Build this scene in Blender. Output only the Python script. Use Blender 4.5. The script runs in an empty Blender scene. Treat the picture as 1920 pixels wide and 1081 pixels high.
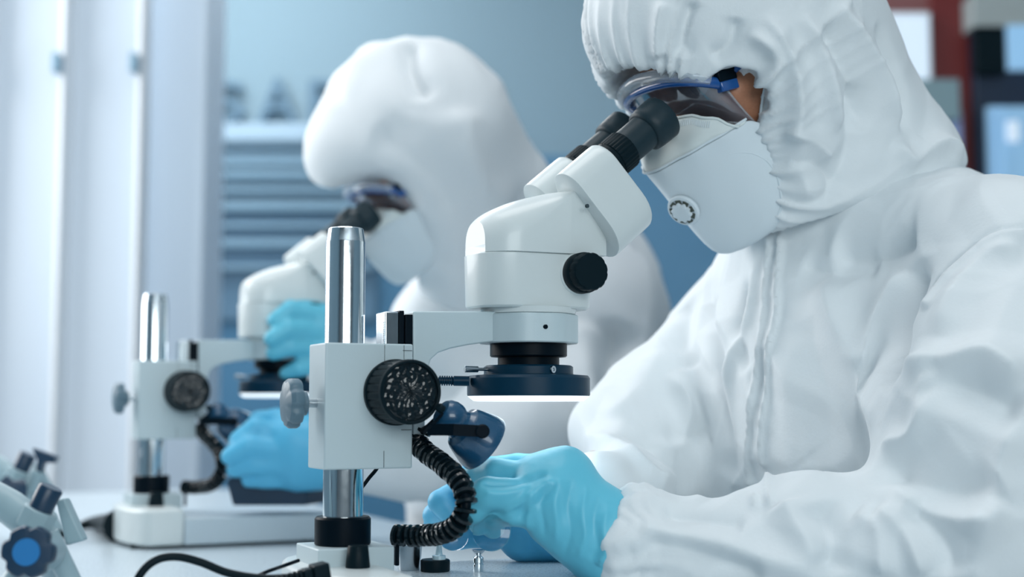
import bpy, bmesh, math, random
import numpy as np
from mathutils import Vector, Matrix
from mathutils.bvhtree import BVHTree
import openvdb

# ------------------------------------------------------------ camera, world, light
T = 0.75                                   # bench top height
FP = 2576.0                                # focal length in pixels of the 1920 frame
PITCH = math.atan(221.5 / FP)
CAM = Vector((0, 0, T + 0.169))
FW = Vector((0, math.cos(PITCH), math.sin(PITCH)))
UPV = Vector((0, -math.sin(PITCH), math.cos(PITCH)))
RT = Vector((1, 0, 0))
scene = bpy.context.scene
COL = scene.collection
cd = bpy.data.cameras.new('camera'); cam = bpy.data.objects.new('camera', cd); COL.objects.link(cam)
cam.location = CAM; cam.rotation_euler = (math.pi / 2 + PITCH, 0, 0)
cd.sensor_width = 36; cd.lens = FP * 36 / 1920; cd.clip_start = 0.05
cd.dof.use_dof = True; cd.dof.focus_distance = 1.14; cd.dof.aperture_fstop = 3.2
scene.camera = cam
scene.view_settings.view_transform = 'Standard'; scene.view_settings.look = 'None'
scene.view_settings.gamma = 1; scene.view_settings.use_curve_mapping = False
scene.view_settings.exposure = 0.18

w = bpy.data.worlds.new('sky'); scene.world = w; w.use_nodes = True
bg = w.node_tree.nodes['Background']; bg.inputs[0].default_value = (0.50, 0.74, 0.96, 1); bg.inputs[1].default_value = 0.62

def area(name, loc, target, sx, sy, power, color):
    l = bpy.data.lights.new(name, 'AREA'); l.shape = 'RECTANGLE'; l.size = sx; l.size_y = sy
    l.energy = power; l.color = color
    o = bpy.data.objects.new(name, l); COL.objects.link(o); o.location = loc
    o.rotation_euler = (Vector(target) - Vector(loc)).to_track_quat('-Z', 'Y').to_euler()
    return o
area('ceiling_light', (-0.25, 1.25, 2.95), (-0.25, 1.25, 0), 1.3, 1.0, 14, (1.0, 0.98, 0.96))
area('ceiling_light_rear', (-1.3, 3.9, 2.95), (-1.3, 3.9, 0), 1.8, 0.8, 44, (1.0, 0.99, 0.97))
area('front_window_light', (1.1, -2.57, 1.9), (1.1, 1.3, 1.9), 2.6, 1.4, 66, (0.90, 0.97, 0.98))  # added soft fill from behind the camera, no window known there
area('window_light', (-1.97, 2.35, 1.95), (0.3, 2.35, 1.95), 1.7, 1.6, 47, (1.0, 0.98, 0.96))  # light added to shape forms from the left, its window is invented

def P(px, py, d):
    return CAM + d * (FW + (px - 960) / FP * RT + (540.5 - py) / FP * UPV)

# ------------------------------------------------------------ mesh helpers
def link(name, me, mat=None, parent=None, smooth=True):
    o = bpy.data.objects.new(name, me); COL.objects.link(o)
    if mat: me.materials.append(mat)
    if parent: o.parent = parent
    if smooth:
        me.polygons.foreach_set('use_smooth', [True] * len(me.polygons))
    return o
def auto(o, ang=35):
    me = o.data; bm = bmesh.new(); bm.from_mesh(me)
    for e in bm.edges:
        if len(e.link_faces) == 2:
            e.smooth = e.calc_face_angle(0) < math.radians(ang)
    bm.to_mesh(me); bm.free(); return o
def from_bm(name, bm, mat=None, parent=None, ang=35):
    bmesh.ops.recalc_face_normals(bm, faces=bm.faces[:])
    me = bpy.data.meshes.new(name); bm.to_mesh(me); bm.free()
    return auto(link(name, me, mat, parent), ang)
def bevel(o, w, seg=3, ang=40):
    m = o.modifiers.new('bevel', 'BEVEL'); m.width = w; m.segments = seg; m.limit_method = 'ANGLE'; m.angle_limit = math.radians(ang)
    m.harden_normals = False
    return o
def tag(o, label, cat, group=None):
    o['label'] = label; o['category'] = cat
    if group: o['group'] = group
    return o
def struct(o): o['kind'] = 'structure'; return o
def empty(name, loc, rz=0):
    o = bpy.data.objects.new(name, None); COL.objects.link(o); o.location = loc; o.rotation_euler = (0, 0, rz)
    o.empty_display_size = 0.02
    return o
def box_bm(bm, lo, hi, M=None):
    vs = [bm.verts.new((x, y, z)) for x in (lo[0], hi[0]) for y in (lo[1], hi[1]) for z in (lo[2], hi[2])]
    for f in ((0, 1, 3, 2), (4, 6, 7, 5), (0, 4, 5, 1), (2, 3, 7, 6), (0, 2, 6, 4), (1, 5, 7, 3)):
        bm.faces.new([vs[i] for i in f])
    if M is not None: bmesh.ops.transform(bm, matrix=M, verts=vs)
    return vs
def box(name, lo, hi, mat, parent=None, bv=0.0, M=None):
    bm = bmesh.new(); box_bm(bm, lo, hi, M)
    o = from_bm(name, bm, mat, parent)
    if bv: bevel(o, bv)
    return o
def frame_to(a, z, x=None):
    """matrix: local Z along z, at a"""
    z = Vector(z).normalized()
    x = Vector(x) if x is not None else (Vector((0, 0, 1)) if abs(z.z) < .9 else Vector((1, 0, 0)))
    x = (x - z * x.dot(z)).normalized(); y = z.cross(x)
    M = Matrix(((x.x, y.x, z.x, a[0]), (x.y, y.y, z.y, a[1]), (x.z, y.z, z.z, a[2]), (0, 0, 0, 1)))
    return M
def rev_bm(bm, prof, M=None, n=48, lobes=None):
    """profile [(r,z)...]; lobes(ang, r, z)->r"""
    rings = []; allv = []
    for r, z in prof:
        if r < 1e-6:
            v = bm.verts.new((0, 0, z)); rings.append([v]); allv.append(v)
        else:
            ring = []
            for i in range(n):
                a = 2 * math.pi * i / n
                rr = lobes(a, r, z) if lobes else r
                ring.append(bm.verts.new((rr * math.cos(a), rr * math.sin(a), z)))
            rings.append(ring); allv += ring
    for A, B in zip(rings, rings[1:]):
        if len(A) == 1 and len(B) == 1: continue
        for i in range(n):
            j = (i + 1) % n
            if len(A) == 1: bm.faces.new((A[0], B[i], B[j]))
            elif len(B) == 1: bm.faces.new((A[i], A[j], B[0]))
            else: bm.faces.new((A[i], A[j], B[j], B[i]))
    if M is not None: bmesh.ops.transform(bm, matrix=M, verts=allv)
def rev(name, prof, mat, parent=None, M=None, n=48, lobes=None, ang=35):
    bm = bmesh.new(); rev_bm(bm, prof, M, n, lobes)
    return from_bm(name, bm, mat, parent, ang)
def closed(prof):
    return [(0, prof[0][1])] + prof + [(0, prof[-1][1])]
def extrude_poly(name, pts, y0, y1, mat, parent=None, bv=0.0, M=None, axes='xz'):
    """polygon in local xz extruded in y (or xy extruded in z)"""
    bm = bmesh.new()
    if axes == 'xz': A = [bm.verts.new((x, y0, z)) for x, z in pts]; B = [bm.verts.new((x, y1, z)) for x, z in pts]
    else: A = [bm.verts.new((x, y, y0)) for x, y in pts]; B = [bm.verts.new((x, y, y1)) for x, y in pts]
    bm.faces.new(A); bm.faces.new(B[::-1]); n = len(pts)
    for i in range(n): bm.faces.new((A[i], B[i], B[(i + 1) % n], A[(i + 1) % n]))
    if M is not None: bmesh.ops.transform(bm, matrix=M, verts=bm.verts[:])
    o = from_bm(name, bm, mat, parent)
    if bv: bevel(o, bv)
    return o
def spline(pts, n=8, closed_=False):
    pts = [Vector(p) for p in pts]; out = []
    N = len(pts); segs = N if closed_ else N - 1
    for i in range(segs):
        if closed_: p0, p1, p2, p3 = pts[i - 1], pts[i], pts[(i + 1) % N], pts[(i + 2) % N]
        else: p0, p1, p2, p3 = pts[max(i - 1, 0)], pts[i], pts[i + 1], pts[min(i + 2, N - 1)]
        for k in range(n):
            t = k / n
            out.append(0.5 * ((2 * p1) + (p2 - p0) * t + (2 * p0 - 5 * p1 + 4 * p2 - p3) * t * t + (3 * p1 - p0 - 3 * p2 + p3) * t ** 3))
    if not closed_: out.append(pts[-1])
    return out
def tube_bm(bm, path, rad, n=12, flat=1.0, cap=True):
    path = [Vector(p) for p in path]; rings = []
    up = None
    for i, p in enumerate(path):
        t = (path[min(i + 1, len(path) - 1)] - path[max(i - 1, 0)]).normalized()
        if up is None: up = Vector((0, 0, 1)) if abs(t.z) < .9 else Vector((1, 0, 0))
        up = (up - t * up.dot(t)).normalized(); s = t.cross(up)
        r = rad(i / (len(path) - 1)) if callable(rad) else rad
        rings.append([bm.verts.new(p + r * (math.cos(a) * up * flat + math.sin(a) * s)) for a in [2 * math.pi * k / n for k in range(n)]])
    for A, B in zip(rings, rings[1:]):
        for i in range(n): bm.faces.new((A[i], A[(i + 1) % n], B[(i + 1) % n], B[i]))
    if cap: bm.faces.new(rings[0][::-1]); bm.faces.new(rings[-1])
def tube(name, path, rad, mat, parent=None, n=12, flat=1.0):
    bm = bmesh.new(); tube_bm(bm, path, rad, n, flat); return from_bm(name, bm, mat, parent, 60)

# ------------------------------------------------------------ materials
def mat(name, col, rough=0.5, metal=0.0, bump=0.0, bscale=60, var=0.0, coat=0.0, spec=0.5, emit=None, es=0, trans=0.0, ior=1.45, alpha=1.0, sss=0.0, sheen=0.0):
    m = bpy.data.materials.new(name); m.use_nodes = True; nt = m.node_tree; b = nt.nodes['Principled BSDF']
    b.inputs['Base Color'].default_value = (*col, 1); b.inputs['Roughness'].default_value = rough; b.inputs['Metallic'].default_value = metal
    b.inputs['Specular IOR Level'].default_value = spec; b.inputs['Coat Weight'].default_value = coat
    b.inputs['IOR'].default_value = ior
    b.inputs['Transmission Weight'].default_value = trans; b.inputs['Alpha'].default_value = alpha
    if sheen: b.inputs['Sheen Weight'].default_value = sheen
    if sss:
        b.inputs['Subsurface Weight'].default_value = sss; b.inputs['Subsurface Radius'].default_value = (0.02, 0.02, 0.025); b.inputs['Subsurface Scale'].default_value = 0.4
    if emit: b.inputs['Emission Color'].default_value = (*emit, 1); b.inputs['Emission Strength'].default_value = es
    tc = nt.nodes.new('ShaderNodeTexCoord'); nz = nt.nodes.new('ShaderNodeTexNoise'); nz.inputs['Scale'].default_value = bscale
    nz.inputs['Detail'].default_value = 4; nt.links.new(tc.outputs['Object'], nz.inputs['Vector'])
    if bump:
        bp = nt.nodes.new('ShaderNodeBump'); bp.inputs['Strength'].default_value = bump; bp.inputs['Distance'].default_value = 0.002
        nt.links.new(nz.outputs['Fac'], bp.inputs['Height']); nt.links.new(bp.outputs['Normal'], b.inputs['Normal'])
    rr = nt.nodes.new('ShaderNodeMapRange'); rr.inputs['To Min'].default_value = max(rough - 0.04, 0.01); rr.inputs['To Max'].default_value = min(rough + 0.04, 1)
    nt.links.new(nz.outputs['Fac'], rr.inputs['Value']); nt.links.new(rr.outputs[0], b.inputs['Roughness'])
    if var:
        mx = nt.nodes.new('ShaderNodeMix'); mx.data_type = 'RGBA'; mx.inputs[6].default_value = (*col, 1); mx.inputs[7].default_value = (*[c * (1 - var) for c in col], 1)
        nt.links.new(nz.outputs['Fac'], mx.inputs[0]); nt.links.new(mx.outputs[2], b.inputs['Base Color'])
    return m
M_ = {}
M_['enamel'] = mat('white_enamel', (0.62, 0.68, 0.69), 0.34, bump=0.03, bscale=900, coat=0.15)
M_['enamel_block'] = mat('pale_grey_enamel', (0.48, 0.58, 0.62), 0.38, bump=0.05, bscale=1200)
M_['seam'] = mat('dark_seam', (0.03, 0.05, 0.06), 0.6)
M_['chrome'] = mat('chrome', (0.72, 0.78, 0.82), 0.13, 1.0, bump=0.01, bscale=200)
M_['steel'] = mat('steel', (0.55, 0.6, 0.64), 0.22, 1.0)
M_['black'] = mat('black_anodised', (0.0015, 0.006, 0.011), 0.38, coat=0.0, spec=0.08)
M_['blackmatte'] = mat('black_rubber', (0.003, 0.011, 0.016), 0.42, spec=0.10, bump=0.05, bscale=400)
M_['knobface'] = mat('black_moulded_plastic', (0.003, 0.009, 0.013), 0.14, coat=0.25, spec=0.4)
M_['rubber'] = mat('grey_rubber', (0.012, 0.028, 0.038), 0.42, spec=0.25, bump=0.04, bscale=500)
M_['ledblue'] = mat('dark_blue_anodised', (0.003, 0.030, 0.060), 0.33, spec=0.2)
M_['knobgrey'] = mat('slate_plastic', (0.10, 0.17, 0.22), 0.4)
M_['lamp'] = mat('navy_lamp_shell', (0.009, 0.065, 0.14), 0.28, coat=0.4)
M_['diffuser'] = mat('lit_diffuser', (0.9, 0.93, 0.95), 0.5, emit=(0.86, 0.95, 1.0), es=0.85)
M_['tyvek'] = mat('white_nonwoven', (0.72, 0.77, 0.80), 0.62, bump=0.10, bscale=330, sss=0.0, sheen=0.15)
M_['tyvek2'] = mat('white_nonwoven_warm', (0.72, 0.76, 0.79), 0.65, bump=0.08, bscale=300)
M_['mask'] = mat('mask_felt', (0.64, 0.72, 0.77), 0.75, bump=0.05, bscale=900)
M_['masktop'] = mat('mask_felt_cream', (0.66, 0.72, 0.72), 0.75, bump=0.05, bscale=900)
M_['skin'] = mat('skin', (0.47, 0.21, 0.12), 0.5, bump=0.06, bscale=500, var=0.25, sss=0.15)
M_['hair'] = mat('dark_hair', (0.03, 0.02, 0.016), 0.5, bump=0.3, bscale=300)
M_['glove'] = mat('blue_nitrile', (0.12, 0.50, 0.66), 0.42, bump=0.08, bscale=180, sss=0.1)
M_['glove2'] = mat('blue_nitrile_bright', (0.10, 0.47, 0.72), 0.42, bump=0.08, bscale=180, sss=0.1)  # same nitrile, light shining through the glove painted in as deeper blue
M_['goggleblue'] = mat('blue_goggle_frame', (0.010, 0.075, 0.27), 0.2, coat=0.5)
M_['goggleclear'] = mat('clear_vinyl', (0.80, 0.88, 0.95), 0.12, trans=0.75, ior=1.2, coat=0.5)
M_['bench'] = mat('white_laminate', (0.50, 0.59, 0.65), 0.28, bump=0.02, bscale=500)
M_['glass'] = mat('clear_glass', (0.92, 0.97, 1.0), 0.02, trans=1.0, ior=1.45)
def lens_mat():
    m = bpy.data.materials.new('tinted_lens'); m.use_nodes = True; nt = m.node_tree; nt.nodes.clear()
    o = nt.nodes.new('ShaderNodeOutputMaterial'); mx = nt.nodes.new('ShaderNodeMixShader'); t = nt.nodes.new('ShaderNodeBsdfTransparent'); g = nt.nodes.new('ShaderNodeBsdfGlossy')
    t.inputs[0].default_value = (0.86, 0.88, 0.93, 1); g.inputs['Roughness'].default_value = 0.06; g.inputs[0].default_value = (0.9, 0.95, 1, 1)
    fr = nt.nodes.new('ShaderNodeFresnel'); fr.inputs[0].default_value = 2.1
    df = nt.nodes.new('ShaderNodeBsdfDiffuse'); df.inputs[0].default_value = (0.42, 0.46, 0.58, 1); m2 = nt.nodes.new('ShaderNodeMixShader'); m2.inputs[0].default_value = 0.16
    nt.links.new(t.outputs[0], m2.inputs[1]); nt.links.new(df.outputs[0], m2.inputs[2])
    nt.links.new(fr.outputs[0], mx.inputs[0]); nt.links.new(m2.outputs[0], mx.inputs[1]); nt.links.new(g.outputs[0], mx.inputs[2]); nt.links.new(mx.outputs[0], o.inputs[0])
    return m
M_['lens'] = lens_mat()

# ------------------------------------------------------------ the room
M_['wall'] = mat('grey_blue_paint', (0.215, 0.325, 0.395), 0.7, bump=0.03, bscale=80, var=0.04)
M_['floor'] = mat('vinyl_floor', (0.42, 0.47, 0.50), 0.35, var=0.08, bscale=6)
M_['cabblue'] = mat('blue_cabinet_paint', (0.065, 0.20, 0.34), 0.45, var=0.05, bscale=10)
M_['slat'] = mat('pale_blue_slat', (0.185, 0.315, 0.42), 0.4)
M_['white'] = mat('white_paint', (0.76, 0.80, 0.84), 0.5)
BW = 4.9
M_['darktray'] = mat('dark_navy_plastic', (0.01, 0.035, 0.07), 0.4)
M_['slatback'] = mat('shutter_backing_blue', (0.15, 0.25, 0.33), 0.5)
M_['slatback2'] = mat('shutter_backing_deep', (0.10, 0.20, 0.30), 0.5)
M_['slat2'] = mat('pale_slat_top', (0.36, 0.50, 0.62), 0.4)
M_['column'] = mat('white_column_paint', (0.74, 0.84, 0.95), 0.5)
M_['frost'] = mat('daylit_frosted_glass', (0.35, 0.42, 0.50), 0.3, emit=(0.60, 0.69, 0.76), es=0.34)
M_['red'] = mat('dark_red_paint', (0.16, 0.018, 0.018), 0.45)
M_['red2'] = mat('faded_red_paint', (0.25, 0.10, 0.10), 0.5)
M_['darkred'] = mat('near_black_red', (0.02, 0.008, 0.012), 0.5)
M_['litpanel'] = mat('lit_white_panel', (0.5, 0.6, 0.7), 0.4, emit=(0.60, 0.70, 0.80), es=0.62)
M_['litblue'] = mat('lit_blue_panel', (0.2, 0.4, 0.6), 0.4, emit=(0.24, 0.42, 0.62), es=0.6)
M_['litblue2'] = mat('lit_blue_glass', (0.2, 0.35, 0.5), 0.2, emit=(0.22, 0.40, 0.58), es=0.6)
M_['equip'] = mat('grey_equipment', (0.22, 0.33, 0.37), 0.5)
M_['lav'] = mat('lavender_plastic', (0.28, 0.36, 0.62), 0.5)
M_['navy'] = mat('navy_cabinet', (0.01, 0.025, 0.055), 0.4)
M_['cream'] = mat('cream_top', (0.4, 0.45, 0.45), 0.5)
M_['wallfront'] = mat('dim_front_wall', (0.26, 0.29, 0.31), 0.6)
M_['glass2'] = mat('pale_clear_plastic', (0.55, 0.75, 0.85), 0.1, coat=0.5)
struct(box('floor', (-4, -2.6, -0.05), (4, BW + .1, 0), M_['floor']))
struct(box('wall_back', (-4, BW, 0), (4, BW + .1, 3.0), M_['wall']))

# ------------------------------------------------------------ bench (rotated with the microscopes)
A = math.radians(25)
cA, sA = math.cos(A), math.sin(A)
O1 = Vector((-0.134, 1.10, T)); O2 = Vector((-0.456, 1.752, T))
U = Vector((cA, sA, 0)); V = Vector((-sA, cA, 0)); Z = Vector((0, 0, 1))
def pl(px, py, yl, O=O1):
    """the ray through a pixel cut with the local plane y = yl -> local (x, z)"""
    d = FW + (px - 960) / FP * RT + (540.5 - py) / FP * UPV
    t = (yl - (CAM - O).dot(V)) / d.dot(V)
    q = CAM + t * d - O
    return q.dot(U), q.z
def wl(xl, yl, zl, O=O1): return O + U * xl + V * yl + Z * zl
bench = empty('lab_bench', (O1.x, O1.y, 0), A)
tag(bench, 'long white laboratory bench that both microscopes stand on', 'bench')
box('bench_top', (-0.62, -0.55, T - 0.04), (0.37, 1.80, T), M_['bench'], bench, 0.003)
for x in (-0.56, 0.28):
    for y in (-0.50, 1.70):
        box('leg', (x, y, 0), (x + .05, y + .05, T - 0.04), M_['white'], bench, 0.002)

# ------------------------------------------------------------ stereo microscope
def build_scope():
    R = empty('stereo_microscope', O1, A)
    moving = []
    # base
    zb = 0.047
    hx1 = pl(712, 1045, -0.03)[0]
    hump = []
    x0 = -0.044
    for k in range(13):
        a = math.pi / 2 + math.pi * k / 12
        hump.append((x0 + 0.028 + 0.03 * math.cos(a) * 1.0, -0.02 + 0.088 * math.sin(a)))
    hump = [(hx1, 0.068)] + hump + [(hx1, -0.108)]
    b = extrude_poly('base', hump, 0.004, zb, M_['enamel'], R, 0.004, axes='xy')
    sx2 = 0.205
    extrude_poly('stage', [(hx1, 0.06), (sx2 - .01, 0.06), (sx2, 0.05), (sx2, -0.10), (sx2 - .01, -0.108), (hx1, -0.108)], 0.004, 0.036, M_['bench'], R, 0.002, axes='xy')
    for x, y in ((-0.03, 0.04), (-0.03, -0.08), (0.18, 0.04), (0.18, -0.08)):
        rev('rubber_foot', closed([(0.008, 0), (0.008, 0.004)]), M_['blackmatte'], R, Matrix.Translation((x, y, 0)), 16)
    # pedestal block
    x1, _ = pl(597, 1020, -0.03); x2, _ = pl(740, 1020, -0.03)
    ztop = 0.0605
    box('pedestal', (x1, -0.03, 0.036), (x2, 0.03, ztop), M_['enamel_block'], R, 0.0012)
    rev('pillar_collar', closed([(0.021, ztop), (0.0222, ztop + .001), (0.0222, ztop + .0205), (0.0208, ztop + .0222)]), M_['black'], R)
    rev('pedestal_screw', closed([(0.0092, zb), (0.0094, zb + .001), (0.0078, zb + .016), (0.0072, zb + .0168)]), M_['blackmatte'], R, Matrix.Translation((*[pl(671, 1040, -0.042)[0], -0.042], 0)), 32)
    # pillar
    zt = pl(649, 428, 0)[1]; zc = pl(649, 453, 0)[1]
    rev('pillar', closed([(0.016, ztop + .01), (0.016, zc - .0006), (0.0157, zc + .0004), (0.0142, zt - .0008), (0.0134, zt)]), M_['chrome'], R, n=64)
    # clamp block
    bx0 = pl(609, 760, -0.022)[0]; bx1 = pl(774, 760, -0.022)[0]
    bz0 = pl(690, 879, -0.022)[1]; bz1 = pl(690, 643, -0.022)[1]
    cb = box('clamp_block', (bx0, -0.022, bz0), (bx1, 0.022, bz1), M_['enamel_block'], R, 0.0015)
    moving.append(cb)
    xs = pl(720, 760, -0.022)[0]
    for xa, za, xb, zb_ in ((xs, bz0 + .001, xs + .0004, bz0 + .014), (xs, bz1 - .016, xs + .0003, bz1 - .001), (pl(757, 700, -.022)[0], bz1 - .015, pl(757, 700, -.022)[0] + .0003, bz1 - .001), (pl(755, 700, -.022)[0], bz1 - .0055, bx1 - .001, bz1 - .005), (pl(752, 806, -.022)[0], pl(752, 806, -.022)[1], bx1 - .001, pl(752, 806, -.022)[1] + .0005)):
        box('seam_line', (xa, -0.0223, za), (xb, -0.0215, zb_), M_['seam'], cb)
    # focus slide with rack
    sxa = pl(722, 610, -0.011)[0]; sz1 = pl(740, 584, -0.011)[1]
    sl = box('focus_slide', (sxa, -0.011, bz0 + .03), (pl(748, 610, -.011)[0], 0.011, sz1), M_['chrome'], R, 0.001); moving.append(sl)
    bm = bmesh.new()
    box_bm(bm, (pl(748, 610, -.011)[0], -0.012, bz1 - .01), (pl(757, 610, -.011)[0], 0.012, sz1 + .001))
    box_bm(bm, (pl(759, 610, -.011)[0], -0.0125, bz1 - .01), (pl(776, 610, -.011)[0], 0.0125, sz1 - .002))
    rk = from_bm('dovetail_guide', bm, M_['black'], R); bevel(rk, 0.0005); moving.append(rk)
    bm = bmesh.new()
    for k in range(14):
        z = sz1 - 0.009 - k * 0.0015
        box_bm(bm, (sxa - .0008, -0.0095, z), (sxa + .002, -0.0055, z + .0008))
    from_bm('rack_teeth', bm, M_['steel'], sl)
    # arm
    pr = [(775, 583), (1000, 583), (1000, 640), (925, 640), (880, 646), (845, 653), (822, 661), (808, 674), (802, 695), (799, 740), (797, 815), (775, 815)]
    pts = [pl(x, y, -0.014) for x, y in pr]
    zc_ = pl(990, 590, 0)[1]
    arm = extrude_poly('arm', pts, -0.014, 0.014, M_['enamel_block'], R, 0.0014); moving.append(arm)
    hx = pl(991, 700, 0)[0]
    za1 = pl(990, 586, -0.03)[1]; za0 = pl(990, 641, -0.03)[1]
    def facet(a, r, z):
        return r * (1 + 0.02 * math.cos(8 * a))
    hold = rev('head_holder', closed([(0.0405, za0), (0.0415, za0 + .001), (0.0415, za1 - .001), (0.0405, za1)]), M_['enamel_block'], R, Matrix.Translation((hx, 0, 0)) @ Matrix.Rotation(math.radians(14), 4, 'Z'), 96, facet, 30); moving.append(hold)
    sc = pl(1023, 612, -0.0415)
    rev('set_screw', closed([(0.0018, 0), (0.0018, 0.0022)]), M_['black'], hold, frame_to((hx + (sc[0] - hx), -math.sqrt(max(.0415 ** 2 - (sc[0] - hx) ** 2, 0)) + .0016, sc[1]), (0.2, -1, 0)), 16)
    # head body
    z1 = pl(990, 472, -0.034)[1]; z0 = pl(990, 575, -0.034)[1]
    xl = pl(871, 520, 0.012)[0]; xr = pl(1118, 520, -0.03)[0]
    def plan(xa, xb, hw, n=10, rl=0.030, rr=0.022):
        out = []
        for (cx, cy, r, a0) in ((xa + rl, -hw + rl, rl, math.pi), (xb - rr, -hw + rr, rr, 1.5 * math.pi), (xb - rr, hw - rr, rr, 0), (xa + rl, hw - rl, rl, .5 * math.pi)):
            for k in range(n + 1):
                a = a0 + .5 * math.pi * k / n
                out.append((cx + r * math.cos(a), cy + r * math.sin(a)))
        return out
    bm = bmesh.new(); rings = []
    for (z, d) in ((z0, 0.0025), (z0 + .0015, 0.001), (z0 + .003, 0.0006), (z1 - .001, -.0002), (z1, 0.0008)):
        rings.append([bm.verts.new((x, y, z)) for x, y in plan(xl + d, xr - d, 0.036 - d)])
    for Aa, B in zip(rings, rings[1:]):
        for i in range(len(Aa)): bm.faces.new((Aa[i], Aa[(i + 1) % len(Aa)], B[(i + 1) % len(Aa)], B[i]))
    bm.faces.new(rings[0][::-1]); bm.faces.new(rings[-1])
    head = from_bm('microscope_head', bm, M_['enamel'], R, 30); moving.append(head)
    rev('mounting_ring', closed([(0.0385, za1), (0.040, za1 + .0006), (0.041, z0 + .001)]), M_['enamel'], head, Matrix.Translation((hx, 0, 0)), 64)
    # head cap: loft along x
    top = [(866, 452), (867, 436), (873, 422), (888, 408), (915, 394), (950, 382), (990, 373), (1030, 367), (1056, 366), (1068, 373), (1088, 397), (1112, 427), (1134, 455)]
    tp = [pl(x, y, 0) for x, y in top]
    # the silhouette's left end is the front of the round nose
    xa0 = xl - .001; xb0 = pl(1133, 465, -0.03)[0]
    sft = xa0 - tp[0][0]
    bm = bmesh.new(); rings = []; NS = 14
    dense = spline([(x, 0, z) for x, z in tp], 4)
    for i, p in enumerate(dense):
        x = max(p.x, xa0 + .00005)
        x = xa0 + (x - tp[0][0]) / (tp[-1][0] - tp[0][0]) * (xb0 - xa0)
        t = (x - xa0)
        wd = 0.0372 * math.sqrt(max(0.0, 1 - max(0, 1 - t / 0.036) ** 2.2)) + 0.0006
        rem = xb0 - x
        wd *= 1 - 0.10 * max(0, 1 - rem / 0.02) ** 2
        h = max(p.z, z1 + .004)
        fr = min(1, t / (0.72 * (xb0 - xa0)))
        sh = z1 + .004 + (h - z1 - .004) * (0.05 + 0.90 * fr ** 1.5)
        ring = [(x, -wd, z1)]
        for k in range(NS + 1):
            a = math.pi * k / NS
            ring.append((x, -wd * math.copysign(abs(math.cos(a)) ** 0.75, math.cos(a)), sh + (h - sh) * math.sin(a) ** 0.9))
        ring.append((x, wd, z1))
        rings.append([bm.verts.new(v) for v in ring])
    for Aa, B in zip(rings, rings[1:]):
        for i in range(len(Aa)): 
            j = (i + 1) % len(Aa)
            bm.faces.new((Aa[i], Aa[j], B[j], B[i]))
    bm.faces.new(rings[0][::-1]); bm.faces.new(rings[-1])
    capo = from_bm('head_cap', bm, M_['enamel'], R, 32); bevel(capo, 0.0008, 2, 50); moving.append(capo)
    # zoom knobs on both sides
    kz = pl(1106, 512, -0.042)
    for sgn in (-1, 1):
        q = (pl(1108, 512, -0.05)[0] - 0.003, 0, kz[1])
        Mk = frame_to((q[0], sgn * 0.0345, q[2]), (0, sgn, 0))
        rev('zoom_knob_ring', closed([(0.0185, 0), (0.0185, 0.002), (0.0175, .003)]), M_['enamel'], head, Mk, 48)
        zk = rev('zoom_knob', closed([(0.0168, 0.0025), (0.0172, 0.0035), (0.0172, 0.011), (0.0165, 0.012), (0.0160, 0.0125), (0.0160, 0.021), (0.0150, 0.0225)]), M_['blackmatte'], head, Mk, 96, lambda a, r, z: r * (1 - (0.035 if z > .0122 else 0) * max(0, math.cos(12 * a)) ** 2))
    # eyepiece housings
    for sgn in (-1, 1):
        yl = sgn * 0.031
        S = Vector((pl(1139, 307, -0.031)[0], yl, pl(1139, 307, -0.031)[1]))
        En = Vector((pl(1242, 219, -0.031)[0], yl, pl(1242, 219, -0.031)[1]))
        e = (En - S).normalized(); dd = Vector((e.z, 0, -e.x)); Ltot = (En - S).length
        c2 = S + dd * 0.036 + Vector((0, -sgn * 0.007, 0))
        S2 = S - dd * 0.0005
        # hull of two circles in the plane (dd, y)
        def hull(r1, r2, back, n=18):
            v = Vector(((c2 - S2).dot(dd), (c2 - S2).y)); L = v.length; an = math.atan2(v.y, v.x)
            off = math.acos((r1 - r2) / L); out = []
            for k in range(n + 1):
                a = an + off + (2 * math.pi - 2 * off) * k / n
                out.append(S2 + dd * (r1 * math.cos(a)) + Vector((0, r1 * math.sin(a), 0)) - e * back)
            for k in range(n + 1):
                a = an - off + 2 * off * k / n
                out.append(S2 + dd * (v.x + r2 * math.cos(a)) + Vector((0, v.y + r2 * math.sin(a), 0)) - e * back)
            return out
        bm = bmesh.new(); rings = []
        for back, din in ((0.0, 0.0030), (0.0006, 0.0012), (0.0022, 0.0002), (0.008, 0), (0.040, 0.0), (0.0440, 0.0002), (0.0445, 0.0008)):
            rings.append([bm.verts.new(v) for v in hull(0.0205 - din, 0.0305 - din, back)])
        for Aa, B in zip(rings, rings[1:]):
            for i in range(len(Aa)):
                j = (i + 1) % len(Aa); bm.faces.new((Aa[i], Aa[j], B[j], B[i]))
        bm.faces.new(rings[0]); bm.faces.new(rings[-1][::-1])
        hs = from_bm('eyepiece_housing', bm, M_['enamel'], R, 40); moving.append(hs)
        Mt = frame_to(S, e)
        rev('tube_socket', closed([(0.0172, -0.004), (0.0172, 0.0045), (0.0164, 0.005)]), M_['blackmatte'], hs, Mt)
        rev('dioptre_ring', closed([(0.0164, 0.0045), (0.0178, 0.0055), (0.0178, 0.0215), (0.0170, 0.0225)]), M_['blackmatte'], hs, Mt, 120, lambda a, r, z: r * (1 - (0.03 if .0052 < z < .0218 else 0) * (1 if math.cos(30 * a) > 0 else 0)))
        rev('eyepiece_tube', closed([(0.0158, 0.019), (0.0158, Ltot - 0.018)]), M_['rubber'], hs, Mt)
        bm = bmesh.new(); c0 = Ltot - 0.0245
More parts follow.
